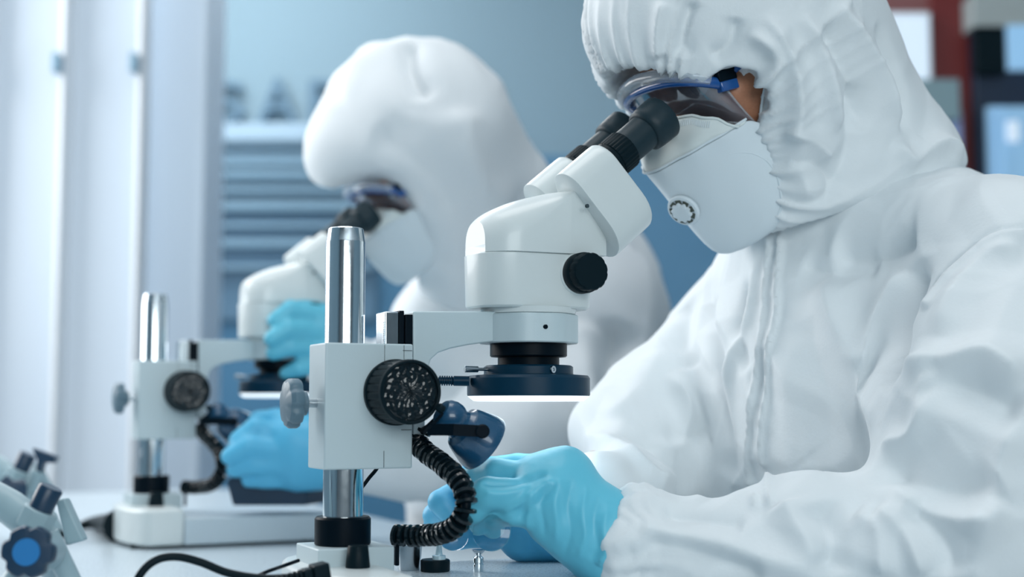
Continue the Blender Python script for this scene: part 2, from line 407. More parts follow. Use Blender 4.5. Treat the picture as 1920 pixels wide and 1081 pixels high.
        rev_bm(bm, [(0, c0), (0.0168, c0), (0.0192, c0 + .002), (0.0200, c0 + .008), (0.0204, c0 + .016), (0.0206, c0 + .0235), (0.0200, Ltot), (0.0185, Ltot), (0.0165, Ltot - .006), (0.0135, Ltot - .012), (0, Ltot - .012)], Mt, 56)
        from_bm('eyecup', bm, M_['rubber'], hs, 45)
        for k in range(2): pass
        if sgn < 0:
            q = pl(1100, 386, -0.0485)
            rev('housing_screw', closed([(0.0017, 0), (0.0017, 0.0016)]), M_['seam'], hs, frame_to((q[0], -0.0482, q[1]), (0.2, -1, 0)), 14)
    # objective and ring light
    def zz(py): return pl(991, py, 0)[1]
    C = Matrix.Translation((hx, 0, 0))
    ob = rev('objective_barrel', closed([(0.0322, za0 + .001), (0.0328, zz(641)), (0.0328, zz(667)), (0.0318, zz(669)), (0.0262, zz(670)), (0.0262, zz(686))]), M_['black'], R, C, 64); moving.append(ob)
    rl = rev('ring_light', closed([(0.0262, zz(684)), (0.0360, zz(685)), (0.0380, zz(688)), (0.0380, zz(701)), (0.0400, zz(702)), (0.0505, zz(704)), (0.0522, zz(709)), (0.0522, zz(740)), (0.0515, zz(742))]), M_['ledblue'], R, C, 72); moving.append(rl)
    rev('lit_ring_diffuser', closed([(0.0512, zz(741.5)), (0.0514, zz(743)), (0.0470, zz(751)), (0.0440, zz(752))]), M_['diffuser'], rl, C, 72)
    q = pl(893, 692, 0.0)
    Mx = frame_to((hx - 0.038, 0.0, zz(693)), (-1, 0, 0))
    rev('thumb_screw', closed([(0.0013, -0.002), (0.0013, 0.009), (0.0026, 0.0092), (0.0028, 0.0205), (0.0024, 0.021)]), M_['steel'], rl, Mx, 20)
    rev('hex_screw', closed([(0.003, 0), (0.003, 0.0014), (0.0015, .0014), (0.0012, 0.0004)]), M_['steel'], rl, frame_to((hx + pl(1033, 692, -.035)[0] - hx, -math.sqrt(.038 ** 2 - (pl(1033, 692, -.035)[0] - hx) ** 2), zz(694)), (0.45, -1, 0)), 20)
    # focus knobs (both sides)
    fk = pl(741, 735, -0.024)
    for sgn in (-1, 1):
        Mk = frame_to((fk[0], sgn * 0.022, fk[1]), (0, sgn, 0))
        prof = [(0.0245, 0.0005), (0.0262, 0.0015), (0.0262, 0.005), (0.0252, 0.006), (0.0248, 0.031), (0.0245, 0.032), (0.0252, 0.033), (0.0250, 0.037), (0.0240, 0.038), (0.0225, 0.0378), (0.0222, 0.035)]
        k = rev('focus_knob', closed(prof), M_['blackmatte'], R, Mk, 144, lambda a, r, z: r * (1 - (0.035 if .0055 < z < .0315 else 0) * (1 if math.cos(24 * a) > .82 else 0))); moving.append(k)
        bm = bmesh.new(); rnd = random.Random(4)
        rings = []
        for i in range(15):
            r = 0.0219 * i / 14
            nn = 1 if i == 0 else 90
            ring = []
            for j in range(nn):
                a = 2 * math.pi * j / nn
                h = 0.0356 + 0.0007 * math.sin(9 * a + 3 * math.sin(r * 700)) * math.sin(r * 900 + 2 * math.sin(5 * a)) + 0.0005 * rnd.uniform(-1, 1) * (0.3 if i else 0)
                ring.append(bm.verts.new((r * math.cos(a), r * math.sin(a), h if i < 14 else 0.0354)))
            rings.append(ring)
        for i in range(1, 15):
            for j in range(90):
                if i == 1: bm.faces.new((rings[0][0], rings[1][j], rings[1][(j + 1) % 90]))
                else: bm.faces.new((rings[i - 1][j], rings[i][j], rings[i][(j + 1) % 90], rings[i - 1][(j + 1) % 90]))
        bmesh.ops.transform(bm, matrix=Mk, verts=bm.verts[:])
        from_bm('knob_cap', bm, M_['knobface'], k, 70)
    # lock knob on the pillar clamp
    lk = pl(590, 753, 0.0)
    Mk = frame_to((bx0 - 0.0005, 0.0, lk[1] - .001), (-1, 0, 0))
    k = rev('lock_knob', closed([(0.0075, 0.0075), (0.0095, 0.0085), (0.0095, 0.013), (0.0125, 0.0135), (0.0185, 0.014), (0.0198, 0.016), (0.0198, 0.0215), (0.0175, 0.0245), (0.011, 0.0262)]), M_['knobgrey'], R, Mk, 96, lambda a, r, z: r * (1 - (0.11 * max(0, math.cos(7 * a)) ** 1.5 if r > .015 else 0))); moving.append(k)
    rev('lock_screw', closed([(0.0036, -0.002), (0.0036, 0.008)]), M_['steel'], k, Mk, 24)
    return R, moving
R1, mv1 = build_scope()
tag(R1, 'sharp white binocular stereo microscope with chrome pillar in the foreground', 'microscope', 'stereo microscopes on the bench')
def copy_tree(o, parent=None, skip=()):
    c = o.copy(); COL.objects.link(c)
    if parent: c.parent = parent; c.matrix_parent_inverse = o.matrix_parent_inverse.copy()
    m = {o: c}
    for ch in o.children:
        m.update(copy_tree(ch, c))
    return m
cm = copy_tree(R1)
R2 = cm[R1]; R2.location = O2
tag(R2, 'blurred white stereo microscope farther back, used by the rear worker', 'microscope', 'stereo microscopes on the bench')
for o in mv1: cm[o].location.z += 0.008

# ------------------------------------------------------------ distance-field modelling of cloth, skin and gloves
def smin(a, b, k):
    h = np.maximum(k - np.abs(a - b), 0) / k
    return np.minimum(a, b) - h * h * k * 0.25
def smax(a, b, k): return -smin(-a, -b, k)
class Grid:
    def __init__(s, lo, hi, h):
        s.h = h; s.lo = np.array(lo, np.float32); n = np.ceil((np.array(hi) - s.lo) / h).astype(int) + 1
        s.X = (s.lo[0] + h * np.arange(n[0], dtype=np.float32))[:, None, None]
        s.Y = (s.lo[1] + h * np.arange(n[1], dtype=np.float32))[None, :, None]
        s.Z = (s.lo[2] + h * np.arange(n[2], dtype=np.float32))[None, None, :]
        s.n = n
    def rc(s, a, b, ra, rb):
        a = np.array(a, np.float32); b = np.array(b, np.float32); ab = b - a; L2 = float(ab @ ab) + 1e-12
        x = s.X - a[0]; y = s.Y - a[1]; z = s.Z - a[2]
        t = np.clip((x * ab[0] + y * ab[1] + z * ab[2]) / L2, 0, 1)
        return np.sqrt((x - t * ab[0]) ** 2 + (y - t * ab[1]) ** 2 + (z - t * ab[2]) ** 2) - (ra + (rb - ra) * t)
    def el(s, c, ax, r):
        x = s.X - c[0]; y = s.Y - c[1]; z = s.Z - c[2]
        k0 = 0; k1 = 0
        for v, rr in zip(ax, r):
            q = (x * v[0] + y * v[1] + z * v[2]) / rr
            k0 = k0 + q * q; k1 = k1 + (q / rr) ** 2
        k0 = np.sqrt(k0); return k0 * (k0 - 1) / (np.sqrt(k1) + 1e-6)
    def plane(s, p, n):
        n = Vector(n).normalized()
        return (s.X - p[0]) * n[0] + (s.Y - p[1]) * n[1] + (s.Z - p[2]) * n[2]
def sdf(prims, h, cuts=(), grow=0.0, pad=0.012, clip=None):
    """prims: ('rc', a, b, ra, rb, k) or ('el', c, axes, radii, k); cuts: the same, subtracted; ('pl', p, n, k) keeps the side behind the plane"""
    lo = np.full(3, 1e9); hi = -lo
    for p in prims:
        if p[0] == 'rc':
            for q, r in ((p[1], p[3]), (p[2], p[4])): lo = np.minimum(lo, np.array(q) - r); hi = np.maximum(hi, np.array(q) + r)
        else:
            ax = np.abs(np.array([list(v) for v in p[2]])); ext = np.sqrt(((ax * np.array(p[3])[:, None]) ** 2).sum(0))
            lo = np.minimum(lo, np.array(p[1]) - ext); hi = np.maximum(hi, np.array(p[1]) + ext)
    if clip is not None: lo = np.maximum(lo, clip[0]); hi = np.minimum(hi, clip[1])
    g = Grid(lo - pad, hi + pad, h); d = None
    for p in prims:
        v = g.rc(*p[1:5]) if p[0] == 'rc' else g.el(*p[1:4])
        d = v if d is None else smin(d, v, p[-1])
    for p in cuts:
        if p[0] == 'pl': v = -g.plane(p[1], p[2])
        else: v = g.rc(*p[1:5]) if p[0] == 'rc' else g.el(*p[1:4])
        d = smax(d, -v, p[-1])
    d = np.ascontiguousarray(d - grow, dtype=np.float32)
    fg = openvdb.FloatGrid(0.1); fg.copyFromArray(d)
    pts, tris, quads = fg.convertToPolygons(isovalue=0.0, adaptivity=0.0)
    return pts.astype(np.float32) * h + g.lo, tris, quads
def mesh_from(name, pts, tris, quads):
    me = bpy.data.meshes.new(name)
    nq, ntr = len(quads), len(tris)
    me.vertices.add(len(pts)); me.vertices.foreach_set('co', np.ascontiguousarray(pts, np.float32).ravel())
    me.loops.add(nq * 4 + ntr * 3); li = np.concatenate([quads.ravel(), tris.ravel()]).astype(np.int32) if ntr else quads.ravel().astype(np.int32)
    me.loops.foreach_set('vertex_index', li)
    me.polygons.add(nq + ntr)
    st = np.concatenate([np.arange(nq) * 4, nq * 4 + np.arange(ntr) * 3]).astype(np.int32)
    me.polygons.foreach_set('loop_start', st)
    me.update(calc_edges=True); me.validate()
    return me
def vnormals(me):
    a = np.empty(len(me.vertices) * 3, np.float32); me.vertex_normals.foreach_get('vector', a); return a.reshape(-1, 3)
def relax(pts, quads, it=2):
    e = np.concatenate([quads[:, [0, 1]], quads[:, [1, 2]], quads[:, [2, 3]], quads[:, [3, 0]]])
    n = len(pts); 
    for _ in range(it):
        acc = np.zeros_like(pts); cnt = np.zeros(n)
        for k in range(3):
            acc[:, k] = np.bincount(e[:, 0], pts[e[:, 1], k], n) + np.bincount(e[:, 1], pts[e[:, 0], k], n)
        cnt = np.bincount(e[:, 0], minlength=n) + np.bincount(e[:, 1], minlength=n)
        pts = np.where(cnt[:, None] > 0, acc / np.maximum(cnt, 1)[:, None], pts).astype(np.float32) * .6 + pts * .4
    return pts
def stroke_dist(pts, line):
    """distance to a 3-D polyline and position 0..1 along it"""
    best = np.full(len(pts), 1e9, np.float32); tt = np.zeros(len(pts), np.float32); n = len(line) - 1
    for i in range(n):
        a = np.array(line[i], np.float32); ab = np.array(line[i + 1], np.float32) - a; L = float(ab @ ab) + 1e-12
        t = np.clip(((pts - a) @ ab) / L, 0, 1); d = np.linalg.norm(pts - a - t[:, None] * ab, axis=1)
        m = d < best; best[m] = d[m]; tt[m] = (i + t[m]) / n
    return best, tt
def on_surface(bvh, pxs, fallback=1.2):
    out = []
    for px, py in pxs:
        d = (FW + (px - 960) / FP * RT + (540.5 - py) / FP * UPV).normalized()
        h = bvh.ray_cast(CAM, d)
        if h[0] is not None: out.append(h[0])
    return out
def worley(p, seed):
    c = np.floor(p); f1 = np.full(len(p), 9.0, np.float32); f2 = f1.copy()
    for dx in (-1, 0, 1):
        for dy in (-1, 0, 1):
            for dz in (-1, 0, 1):
                q = c + (dx, dy, dz); hsh = q @ np.array([127.1, 311.7, 74.7]) + seed * 17.3
                o = np.stack([np.modf(np.sin(hsh + k * 1.7) * 43758.5453)[0] * .5 + .5 for k in range(3)], 1)
                d = np.linalg.norm(q + o - p, axis=1)
                f2 = np.minimum(f2, np.maximum(f1, d)); f1 = np.minimum(f1, d)
    return f2 - f1
def crumple(p, seed, wl, n=2):
    """sharp creases between flat facets, about -0.5..0.5"""
    rs = np.random.RandomState(seed); f = 0; tot = 0
    for i in range(n):
        k = rs.normal(size=(3, 3)); a = 1.0 / (2 ** i)
        w_ = wl / (1.9 ** i)
        q = p + .22 * w_ * np.stack([np.sin((p @ k[m]) * 5.0 / w_ / 3 + m) for m in range(3)], 1)
        st = rs.normal(size=3); st /= np.linalg.norm(st); q = q - .55 * (q @ st)[:, None] * st
        f = f + a * (0.32 - worley(q / w_, seed + i)); tot += a
    return (f / tot * 1.6).astype(np.float32)
def cloth(name, prims, h, m, parent, cuts=(), strokes=(), extra=None, crum=(0.0, 0.07), seed=1, clip=None, it=2, grow=0.0, sgain=1.0):
    pts, tris, quads = sdf(prims, h, cuts, grow, clip=clip)
    pts = relax(pts, quads, it)
    me = mesh_from(name, pts, tris, quads); nr = vnormals(me)
    if (pts[quads[:400, 0]] * 0).sum() == 0:
        # orientation test: signed volume
        a, b, c = pts[quads[:, 0]], pts[quads[:, 1]], pts[quads[:, 2]]
        if np.einsum('ij,ij->i', a - pts.mean(0), np.cross(b - a, c - a)).sum() < 0:
            me.flip_normals(); nr = -nr
    disp = np.zeros(len(pts), np.float32)
    if crum[0]: disp += crum[0] * crumple(pts, seed, crum[1])
    if extra: disp += extra(pts, nr)
    if strokes:
        bvh = BVHTree.FromPolygons([Vector(p) for p in pts.tolist()], quads.tolist())
        for s in strokes:
            pxs, amp, wd = s[0], s[1] * sgain, s[2]
            sp = [(v.x, v.y) for v in spline([(x, y, 0) for x, y in pxs], 4)]
            line = on_surface(bvh, sp)
            if len(line) < 2: continue
            la = np.array([list(v) for v in line], np.float32)
            lo = la.min(0) - 4.5 * wd; hi = la.max(0) + 4.5 * wd
            idx = np.nonzero(((pts > lo) & (pts < hi)).all(1))[0]
            if not len(idx): continue
            d, t = stroke_dist(pts[idx], line)
            tp = np.clip(np.minimum(t, 1 - t) * (s[3] if len(s) > 3 else 5), 0, 1); tp = tp * tp * (3 - 2 * tp)
            disp[idx] += amp * (0.45 * np.exp(-(d / wd) ** 2) + 0.75 * np.exp(-1.5 * (np.sqrt((d / wd) ** 2 + .03) - .17))) * tp
    pts2 = pts + nr * disp[:, None]
    me.vertices.foreach_set('co', np.ascontiguousarray(pts2, np.float32).ravel()); me.update()
    return adopt(link(name, me, m), parent)
def adopt(o, root):
    if root:
        o.parent = root; o.matrix_parent_inverse = Matrix.Translation(-root.location)
    return o
def adopt_local(o, root, part):
    """child of a part that itself sits at the root's inverse"""
    o.parent = part; return o

F = Vector((-cA, -sA, 0)); Lf = Vector((sA, -cA, 0))
hp = math.radians(42)
class Head:
    def __init__(s, E):
        s.E = E; s.q = (F * math.cos(hp) - Z * math.sin(hp)); s.p = (F * math.sin(hp) + Z * math.cos(hp)); s.l = Lf.copy()
        s.M = Matrix(((s.q.x, s.l.x, s.p.x, E.x), (s.q.y, s.l.y, s.p.y, E.y), (s.q.z, s.l.z, s.p.z, E.z), (0, 0, 0, 1)))
        s.ax = (s.q, s.l, s.p)
    def __call__(s, q, l, p): return s.M @ Vector((q, l, p))
    def loc(s, pts):
        r = pts - np.array(s.E, np.float32)
        return r @ np.array(s.q, np.float32), r @ np.array(s.l, np.float32), r @ np.array(s.p, np.float32)
e1 = pl(1265, 185, 0)
H1 = Head(wl(e1[0], 0, e1[1]))
H2 = Head(H1.E + (O2 - O1) + Vector((-0.012, 0, 0.008)))

# joints of the near worker
B1 = Vector((0.342, 1.342, T + 0.17))
SL = P(1895, 545, 1.17); SR = P(1412, 612, 1.50)
EL = P(1890, 1030, 1.06); WL = P(1175, 1020, 1.085)
ER = P(1175, 800, 1.385); WR = P(1120, 930, 1.20)
NB = P(1640, 350, 1.36)
W1 = empty('person', (0.40, 1.36, 0)); tag(W1, 'worker in white hooded coverall and blue goggles bending over the sharp foreground microscope', 'person', 'workers at the bench')
W2 = empty('person', (0.10, 2.05, 0)); tag(W2, 'blurred worker in white hooded coverall at the rear microscope', 'person', 'workers at the bench')

def head_prims(H, neck):
    c = H(-0.095, 0, 0.03)
    ps = [('el', c, H.ax, (0.095, 0.074, 0.085), .01),
          ('el', H(-0.045, 0, -0.040), H.ax, (0.055, 0.066, 0.075), .03),
          ('el', H(-0.022, 0, -0.095), H.ax, (0.028, 0.032, 0.022), .03),
          ('rc', H(-0.004, 0, -0.004), H(0.018, 0, -0.040), .006, .009, .012),
          ('rc', H(0.008, .008, -0.043), H(0.008, -.008, -0.043), .007, .007, .006),
          ('rc', H(-0.008, .045, 0.016), H(-0.002, .010, 0.020), .009, .009, .014),
          ('rc', H(-0.008, -.045, 0.016), H(-0.002, -.010, 0.020), .009, .009, .014),
          ('rc', H(-0.020, .045, -0.022), H(-0.012, .030, -0.028), .014, .014, .02),
          ('rc', H(-0.020, -.045, -0.022), H(-0.012, -.030, -0.028), .014, .014, .02),
          ('rc', H(-0.001, .020, -0.064), H(-0.001, -.020, -0.064), .0055, .0055, .006),
          ('rc', H(-0.003, .016, -0.073), H(-0.003, -.016, -0.073), .0060, .0060, .006)]
    for s in (1, -1):
        ps.append(('el', H(-0.090, s * 0.076, -0.01), H.ax, (0.016, 0.006, 0.028), .006))
        ps.append(('el', H(-0.094, s * 0.080, -0.01), H.ax, (0.010, 0.006, 0.022), .004))
    ps.append(('rc', H(-0.09, 0, -0.05), neck, .055, .058, .04))
    return ps
def face_cuts(H):
    return [('el', H(-0.002, s * 0.031, 0.001), H.ax, (0.014, 0.014, 0.010), .008) for s in (1, -1)]
def add_eyes(H, root, par):
    for s in (1, -1):
        bm = bmesh.new(); bmesh.ops.create_uvsphere(bm, u_segments=24, v_segments=16, radius=0.012)
        bmesh.ops.transform(bm, matrix=Matrix.Translation(H(-0.014, s * .031, 0.0)), verts=bm.verts[:])
        o = from_bm('eye', bm, M_['eyewhite'], None); o.parent = par
        rev('iris', closed([(0.0055, 0), (0.0056, 0.0012), (0.003, 0.0018)]), M_['hair'], o, frame_to(H(-0.0035, s * .031, 0), H.q), 24)
M_['eyewhite'] = mat('eye_white', (0.7, 0.7, 0.68), 0.15, coat=0.6)

# ---- body under the clothes
def body(H, root, neck, chest, pel, arms, hh=0.006):
    ps = head_prims(H, neck)
    ps += [('rc', neck, chest, .05, .08, .05), ('rc', chest, pel, .095, .11, .05)]
    for S, E_, W_ in arms:
        ps += [('rc', chest + Vector((0, 0, .08)), S, .06, .05, .05), ('rc', S, E_, .046, .026, .03), ('rc', E_, E_.lerp(W_, .6) - Z * .008, .026, .022, .02), ('rc', E_.lerp(W_, .6) - Z * .008, W_, .024, .018, .02)]
    return cloth('body', ps, hh, M_['skin'], root, cuts=face_cuts(H), it=1)
b1 = body(H1, W1, NB, B1, Vector((0.40, 1.37, T - 0.16)), ((SL, EL, WL), (SR, ER, WR)), 0.0042)
add_eyes(H1, W1, b1)

# ---- hood
def hood_extra(H, cl=0.070, cp=0.10, cpc=-0.045, nfold=36, amp=0.0045, rng=0.040, seed=3):
    def fn(pts, nr):
        q, l, p = H.loc(pts)
        u_ = l / cl; v_ = (p - cpc) / cp; rho = np.sqrt(u_ ** 2 + v_ ** 2); th = np.arctan2(v_, u_)
        d = (rho - 1) * 0.085
        env = np.exp(-(np.maximum(d, 0) / rng) ** 1.5) * (q > -0.13) * (rho > 0.93)
        wob = 1.3 * np.sin(3 * th + 1) + 1.5 * np.sin(7.3 * th) + .8 * np.sin(13.1 * th + 2)
        g = np.abs(np.sin(th * nfold / 2 + wob + 22 * d * np.sin(5 * th)))
        am = 0.30 + 0.70 * np.abs(np.sin(4.3 * th + 1.1) * np.sin(9.7 * th))
        ln = rng * (0.55 + 0.9 * np.abs(np.sin(6.1 * th + .7)))
        env = np.exp(-(np.maximum(d, 0) / ln) ** 1.5) * (q > -0.13) * (rho > 0.93)
        g2 = np.sin(th * nfold * 1.9 + 2 * np.sin(5 * th + 2) + 5 * d)
        e2 = np.exp(-(np.maximum(d, 0) / (rng * .30)) ** 1.5) * (q > -0.13) * (rho > 0.9)
        return (amp * am * env * ((1 - g) ** 1.2 - .4) + amp * .08 * e2 * g2).astype(np.float32)
    return fn
NQ = P(1625, 300, 1.37)
hood_prims = [('el', H1(-0.092, 0, 0.008), H1.ax, (0.120, 0.098, 0.150), .01),
              ('rc', H1(-0.120, 0, 0.000), NQ, .098, .080, .08),
              ('rc', H1(-0.03, 0, 0.062), H1(-0.03, 0.0, 0.058), .052, .052, .05),
              ('rc', H1(-0.07, 0.045, -0.07), H1(-0.03, 0.035, -0.13), .050, .042, .04),
              ('rc', H1(-0.07, -0.045, -0.07), H1(-0.03, -0.035, -0.13), .050, .042, .04),
              ('rc', H1(-0.05, 0, -0.14), P(1560, 400, 1.33), .055, .075, .06),
              ('rc', P(1590, 330, 1.33), P(1660, 352, 1.33), .085, .068, .05)]
hood_cuts = [('el', H1(0.045, 0, -0.045), H1.ax, (0.125, 0.072, 0.104), .006),
             ('el', H1(-0.004, .070, -0.024), H1.ax, (0.036, 0.024, 0.030), .006),
             ('pl', P(1440, 430, 1.24), Vector((0.31 * cA, 0.31 * sA, -0.95)), .008)]
hood_strokes = [
    ([(1560, 0), (1600, 60), (1640, 130), (1660, 190), (1690, 250)], .006, .010),
    ([(1540, 40), (1580, 110), (1610, 170), (1625, 250)], -.006, .012),
    ([(1640, 40), (1672, 120), (1690, 190), (1685, 250)], -.005, .008),
    ([(1605, 150), (1600, 220), (1590, 300), (1560, 370)], -.006, .015),
    ([(1670, 260), (1700, 300), (1760, 270), (1800, 300)], .006, .010),
    ([(1500, 20), (1540, 100), (1560, 180), (1575, 250)], .005, .010),
    ([(1430, 20), (1470, 90), (1490, 150), (1495, 210), (1480, 260)], .007, .010),
    ([(1380, 30), (1370, 80), (1330, 110)], -.005, .007),
    ([(1300, 0), (1285, 50), (1280, 110)], -.005, .007),
    ([(1245, 0), (1235, 60), (1240, 110)], .004, .007),
    ([(1400, 60), (1440, 90), (1450, 120), (1430, 170)], .006, .007),
    ([(1480, 300), (1530, 310), (1560, 340), (1540, 390)], -.004, .009),
    ([(1470, 240), (1520, 260), (1560, 300)], .004, .008),
    ([(1500, 230), (1500, 300), (1520, 380)], .004, .012)]
hood1 = cloth('hood', hood_prims, 0.0026, M_['tyvek'], W1, cuts=hood_cuts, strokes=hood_strokes, extra=hood_extra(H1, nfold=40, amp=.0095), crum=(0.0065, 0.15), seed=14, it=2, sgain=1.7)

# ---- coverall of the near worker
BK = Vector((0.50, 1.42, T + 0.12))
cov = [('rc', B1 + Vector((0.01, 0, 0.0)), Vector((0.385, 1.36, T - 0.16)), .135, .150, .05),
       ('rc', B1 + Vector((0.03, 0, 0.07)) + Lf * .09, B1 + Vector((0.03, 0, 0.07)) - Lf * .09, .115, .115, .08),
       ('rc', B1 + Lf * .07, Vector((0.385, 1.36, T - 0.10)) + Lf * .06, .115, .12, .06),
       ('rc', B1 - Lf * .07, Vector((0.385, 1.36, T - 0.10)) - Lf * .06, .115, .12, .06),
       ('rc', P(1540, 430, 1.33), B1, .075, .12, .08),
       ('rc', P(1680, 430, 1.37), BK, .080, .12, .06),
       ('rc', P(1735, 492, 1.30), SL, .079, .083, .05),
       ('rc', P(1560, 480, 1.42), SR, .075, .072, .06),
       ('rc', SL, P(1905, 780, 1.09), .086, .083, .028),
       ('rc', P(1905, 780, 1.09), EL, .083, .074, .05),
       ('rc', P(1805, 790, 1.12), P(1790, 950, 1.09), .064, .066, .028),
       ('rc', P(1195, 1030, 1.085), P(1146, 1068, 1.083), .034, .021, .02),
       ('rc', P(1225, 985, 1.082), P(1290, 1000, 1.08), .024, .022, .02),
       ('rc', P(1500, 992, 1.075), P(1545, 1000, 1.075), .027, .024, .03),
       ('rc', P(1650, 1000, 1.08), P(1690, 1000, 1.08), .024, .024, .03),
       ('rc', EL, P(1500, 1050, 1.075), .066, .050, .05),
       ('rc', P(1500, 1050, 1.075), P(1215, 1022, 1.085), .050, .037, .03),
       ('rc', SR, P(1228, 762, 1.41), .064, .050, .03),
       ('rc', P(1228, 762, 1.41), P(1136, 802, 1.37), .045, .020, .028),
       ('rc', P(1140, 822, 1.355), P(1180, 935, 1.24), .034, .032, .012),
       ('rc', P(1180, 935, 1.24), WR, .032, .034, .02),
       ('rc', P(1165, 812, 1.365), P(1300, 850, 1.43), .036, .048, .035),
       ('rc', P(1215, 850, 1.34), P(1330, 900, 1.40), .034, .040, .035),
       ('rc', P(1235, 820, 1.41), P(1330, 870, 1.45), .040, .055, .05)]
def cuff_extra(W_, dirv, rad=.045, n=22, amp=.0018):
    d = Vector(dirv).normalized(); ax_ = frame_to(W_, d)
    Mi = np.array(ax_.inverted(), np.float32)
    def fn(pts, nr):
        q = pts @ Mi[:3, :3].T + Mi[:3, 3]
        th = np.arctan2(q[:, 1], q[:, 0]); r = np.hypot(q[:, 0], q[:, 1])
        env = np.exp(-(q[:, 2] / .022) ** 2) * (r < rad * 2)
        return (amp * env * np.sin(th * n / 2 + 2 * np.sin(3 * th) + 60 * q[:, 2]) + amp * .45 * env * np.sin(q[:, 2] * 520 + 2.6 * np.sin(4 * th) + 1.7 * np.sin(9 * th + 1))).astype(np.float32)
    return fn
cov_strokes = [
    # zip placket and its two bright edges
    ([(1446, 432), (1444, 520), (1436, 620), (1424, 720), (1412, 830), (1415, 960)], .004, .0035, 20),
    ([(1462, 432), (1466, 520), (1462, 600), (1448, 700), (1440, 830), (1445, 960)], .004, .0035, 20),
    ([(1425, 480), (1415, 560), (1390, 640), (1365, 720), (1370, 830), (1385, 950)], .005, .008),
    ([(1400, 520), (1392, 620), (1410, 700)], -.005, .010),
    ([(1335, 520), (1335, 640), (1350, 740), (1370, 840), (1380, 930)], -.009, .012),
    # chest
    ([(1540, 520), (1570, 600), (1620, 700), (1655, 790)], .008, .016),
    ([(1560, 480), (1650, 470), (1720, 430)], -.008, .016),
    ([(1500, 500), (1580, 510), (1640, 490)], -.006, .014),
    ([(1720, 480), (1710, 560), (1690, 650), (1660, 740)], -.010, .016),
    ([(1690, 500), (1650, 600), (1630, 700)], .007, .014),
    ([(1500, 620), (1480, 760), (1500, 900)], .003, .025),
    # shoulder seam
    ([(1930, 432), (1855, 440), (1800, 482), (1760, 530), (1735, 580)], -.003, .003, 20),
    ([(1930, 445), (1862, 452), (1810, 494), (1772, 540), (1745, 590)], .004, .007, 20),
    # near sleeve
    ([(1920, 480), (1860, 480), (1800, 560), (1760, 640)], .006, .014),
    ([(1700, 690), (1780, 680), (1860, 670), (1930, 720)], .010, .014),
    ([(1740, 720), (1820, 730), (1920, 780)], -.010, .018),
    ([(1650, 840), (1720, 820), (1760, 740), (1750, 700)], .008, .012),
    ([(1650, 860), (1720, 900), (1820, 920), (1880, 900)], -.009, .016),
    ([(1660, 890), (1740, 960), (1850, 980), (1880, 940)], .008, .012),
    ([(1900, 780), (1880, 860), (1860, 930), (1800, 1010)], .007, .014),
    ([(1640, 960), (1700, 1000), (1740, 1081)], .008, .012),
    ([(1700, 950), (1760, 1000), (1790, 1080)], -.009, .014),
    # near forearm
    ([(1190, 985), (1300, 1010), (1420, 1040), (1560, 1081)], .005, .009),
    ([(1200, 1010), (1320, 1040), (1440, 1081)], -.005, .009),
    ([(1530, 945), (1560, 1000), (1560, 1081)], -.007, .014),
    ([(1240, 945), (1330, 975), (1400, 990)], -.004, .010),
    ([(1470, 945), (1490, 980), (1540, 1060)], .006, .012),
    ([(1600, 965), (1640, 1000), (1650, 1080)], .006, .012),
    # far sleeve
    ([(1090, 810), (1160, 850), (1230, 900), (1330, 930)], .006, .010),
    ([(1180, 840), (1260, 830), (1330, 790)], -.007, .016),
    ([(1250, 700), (1290, 760), (1280, 830), (1200, 830)], .007, .012),
    ([(1300, 560), (1280, 640), (1290, 700)], -.006, .014),
    ([(1240, 660), (1200, 740), (1140, 790)], .004, .016)]
ce = cuff_extra(P(1190, 1015, 1.085), EL - WL)
c1 = cloth('coverall', cov, 0.0031, M_['tyvek'], W1, cuts=[('rc', P(1050, 930, 1.085), P(1160, 1004, 1.085), .055, .017, .006)], strokes=cov_strokes, extra=ce, crum=(0.014, 0.125), seed=11, it=3, sgain=1.35)
# legs, seated, below the bench
hipz = Vector((0.385, 1.36, T - 0.17))
legp = []
for s in (1, -1):
    hip = hipz + Lf * s * .09; kn = hip + F * .38 + Lf * s * .04; kn.z = 0.50; an = kn + F * -.03; an.z = 0.09
    legp += [('rc', hip, kn, .10, .075, .04), ('rc', kn, an, .075, .06, .03), ('rc', an - Z * .045, an + F * .13 - Z * .045, .04, .035, .03)]
cloth('trouser_legs', legp, 0.012, M_['tyvek'], W1, crum=(0.005, .1))

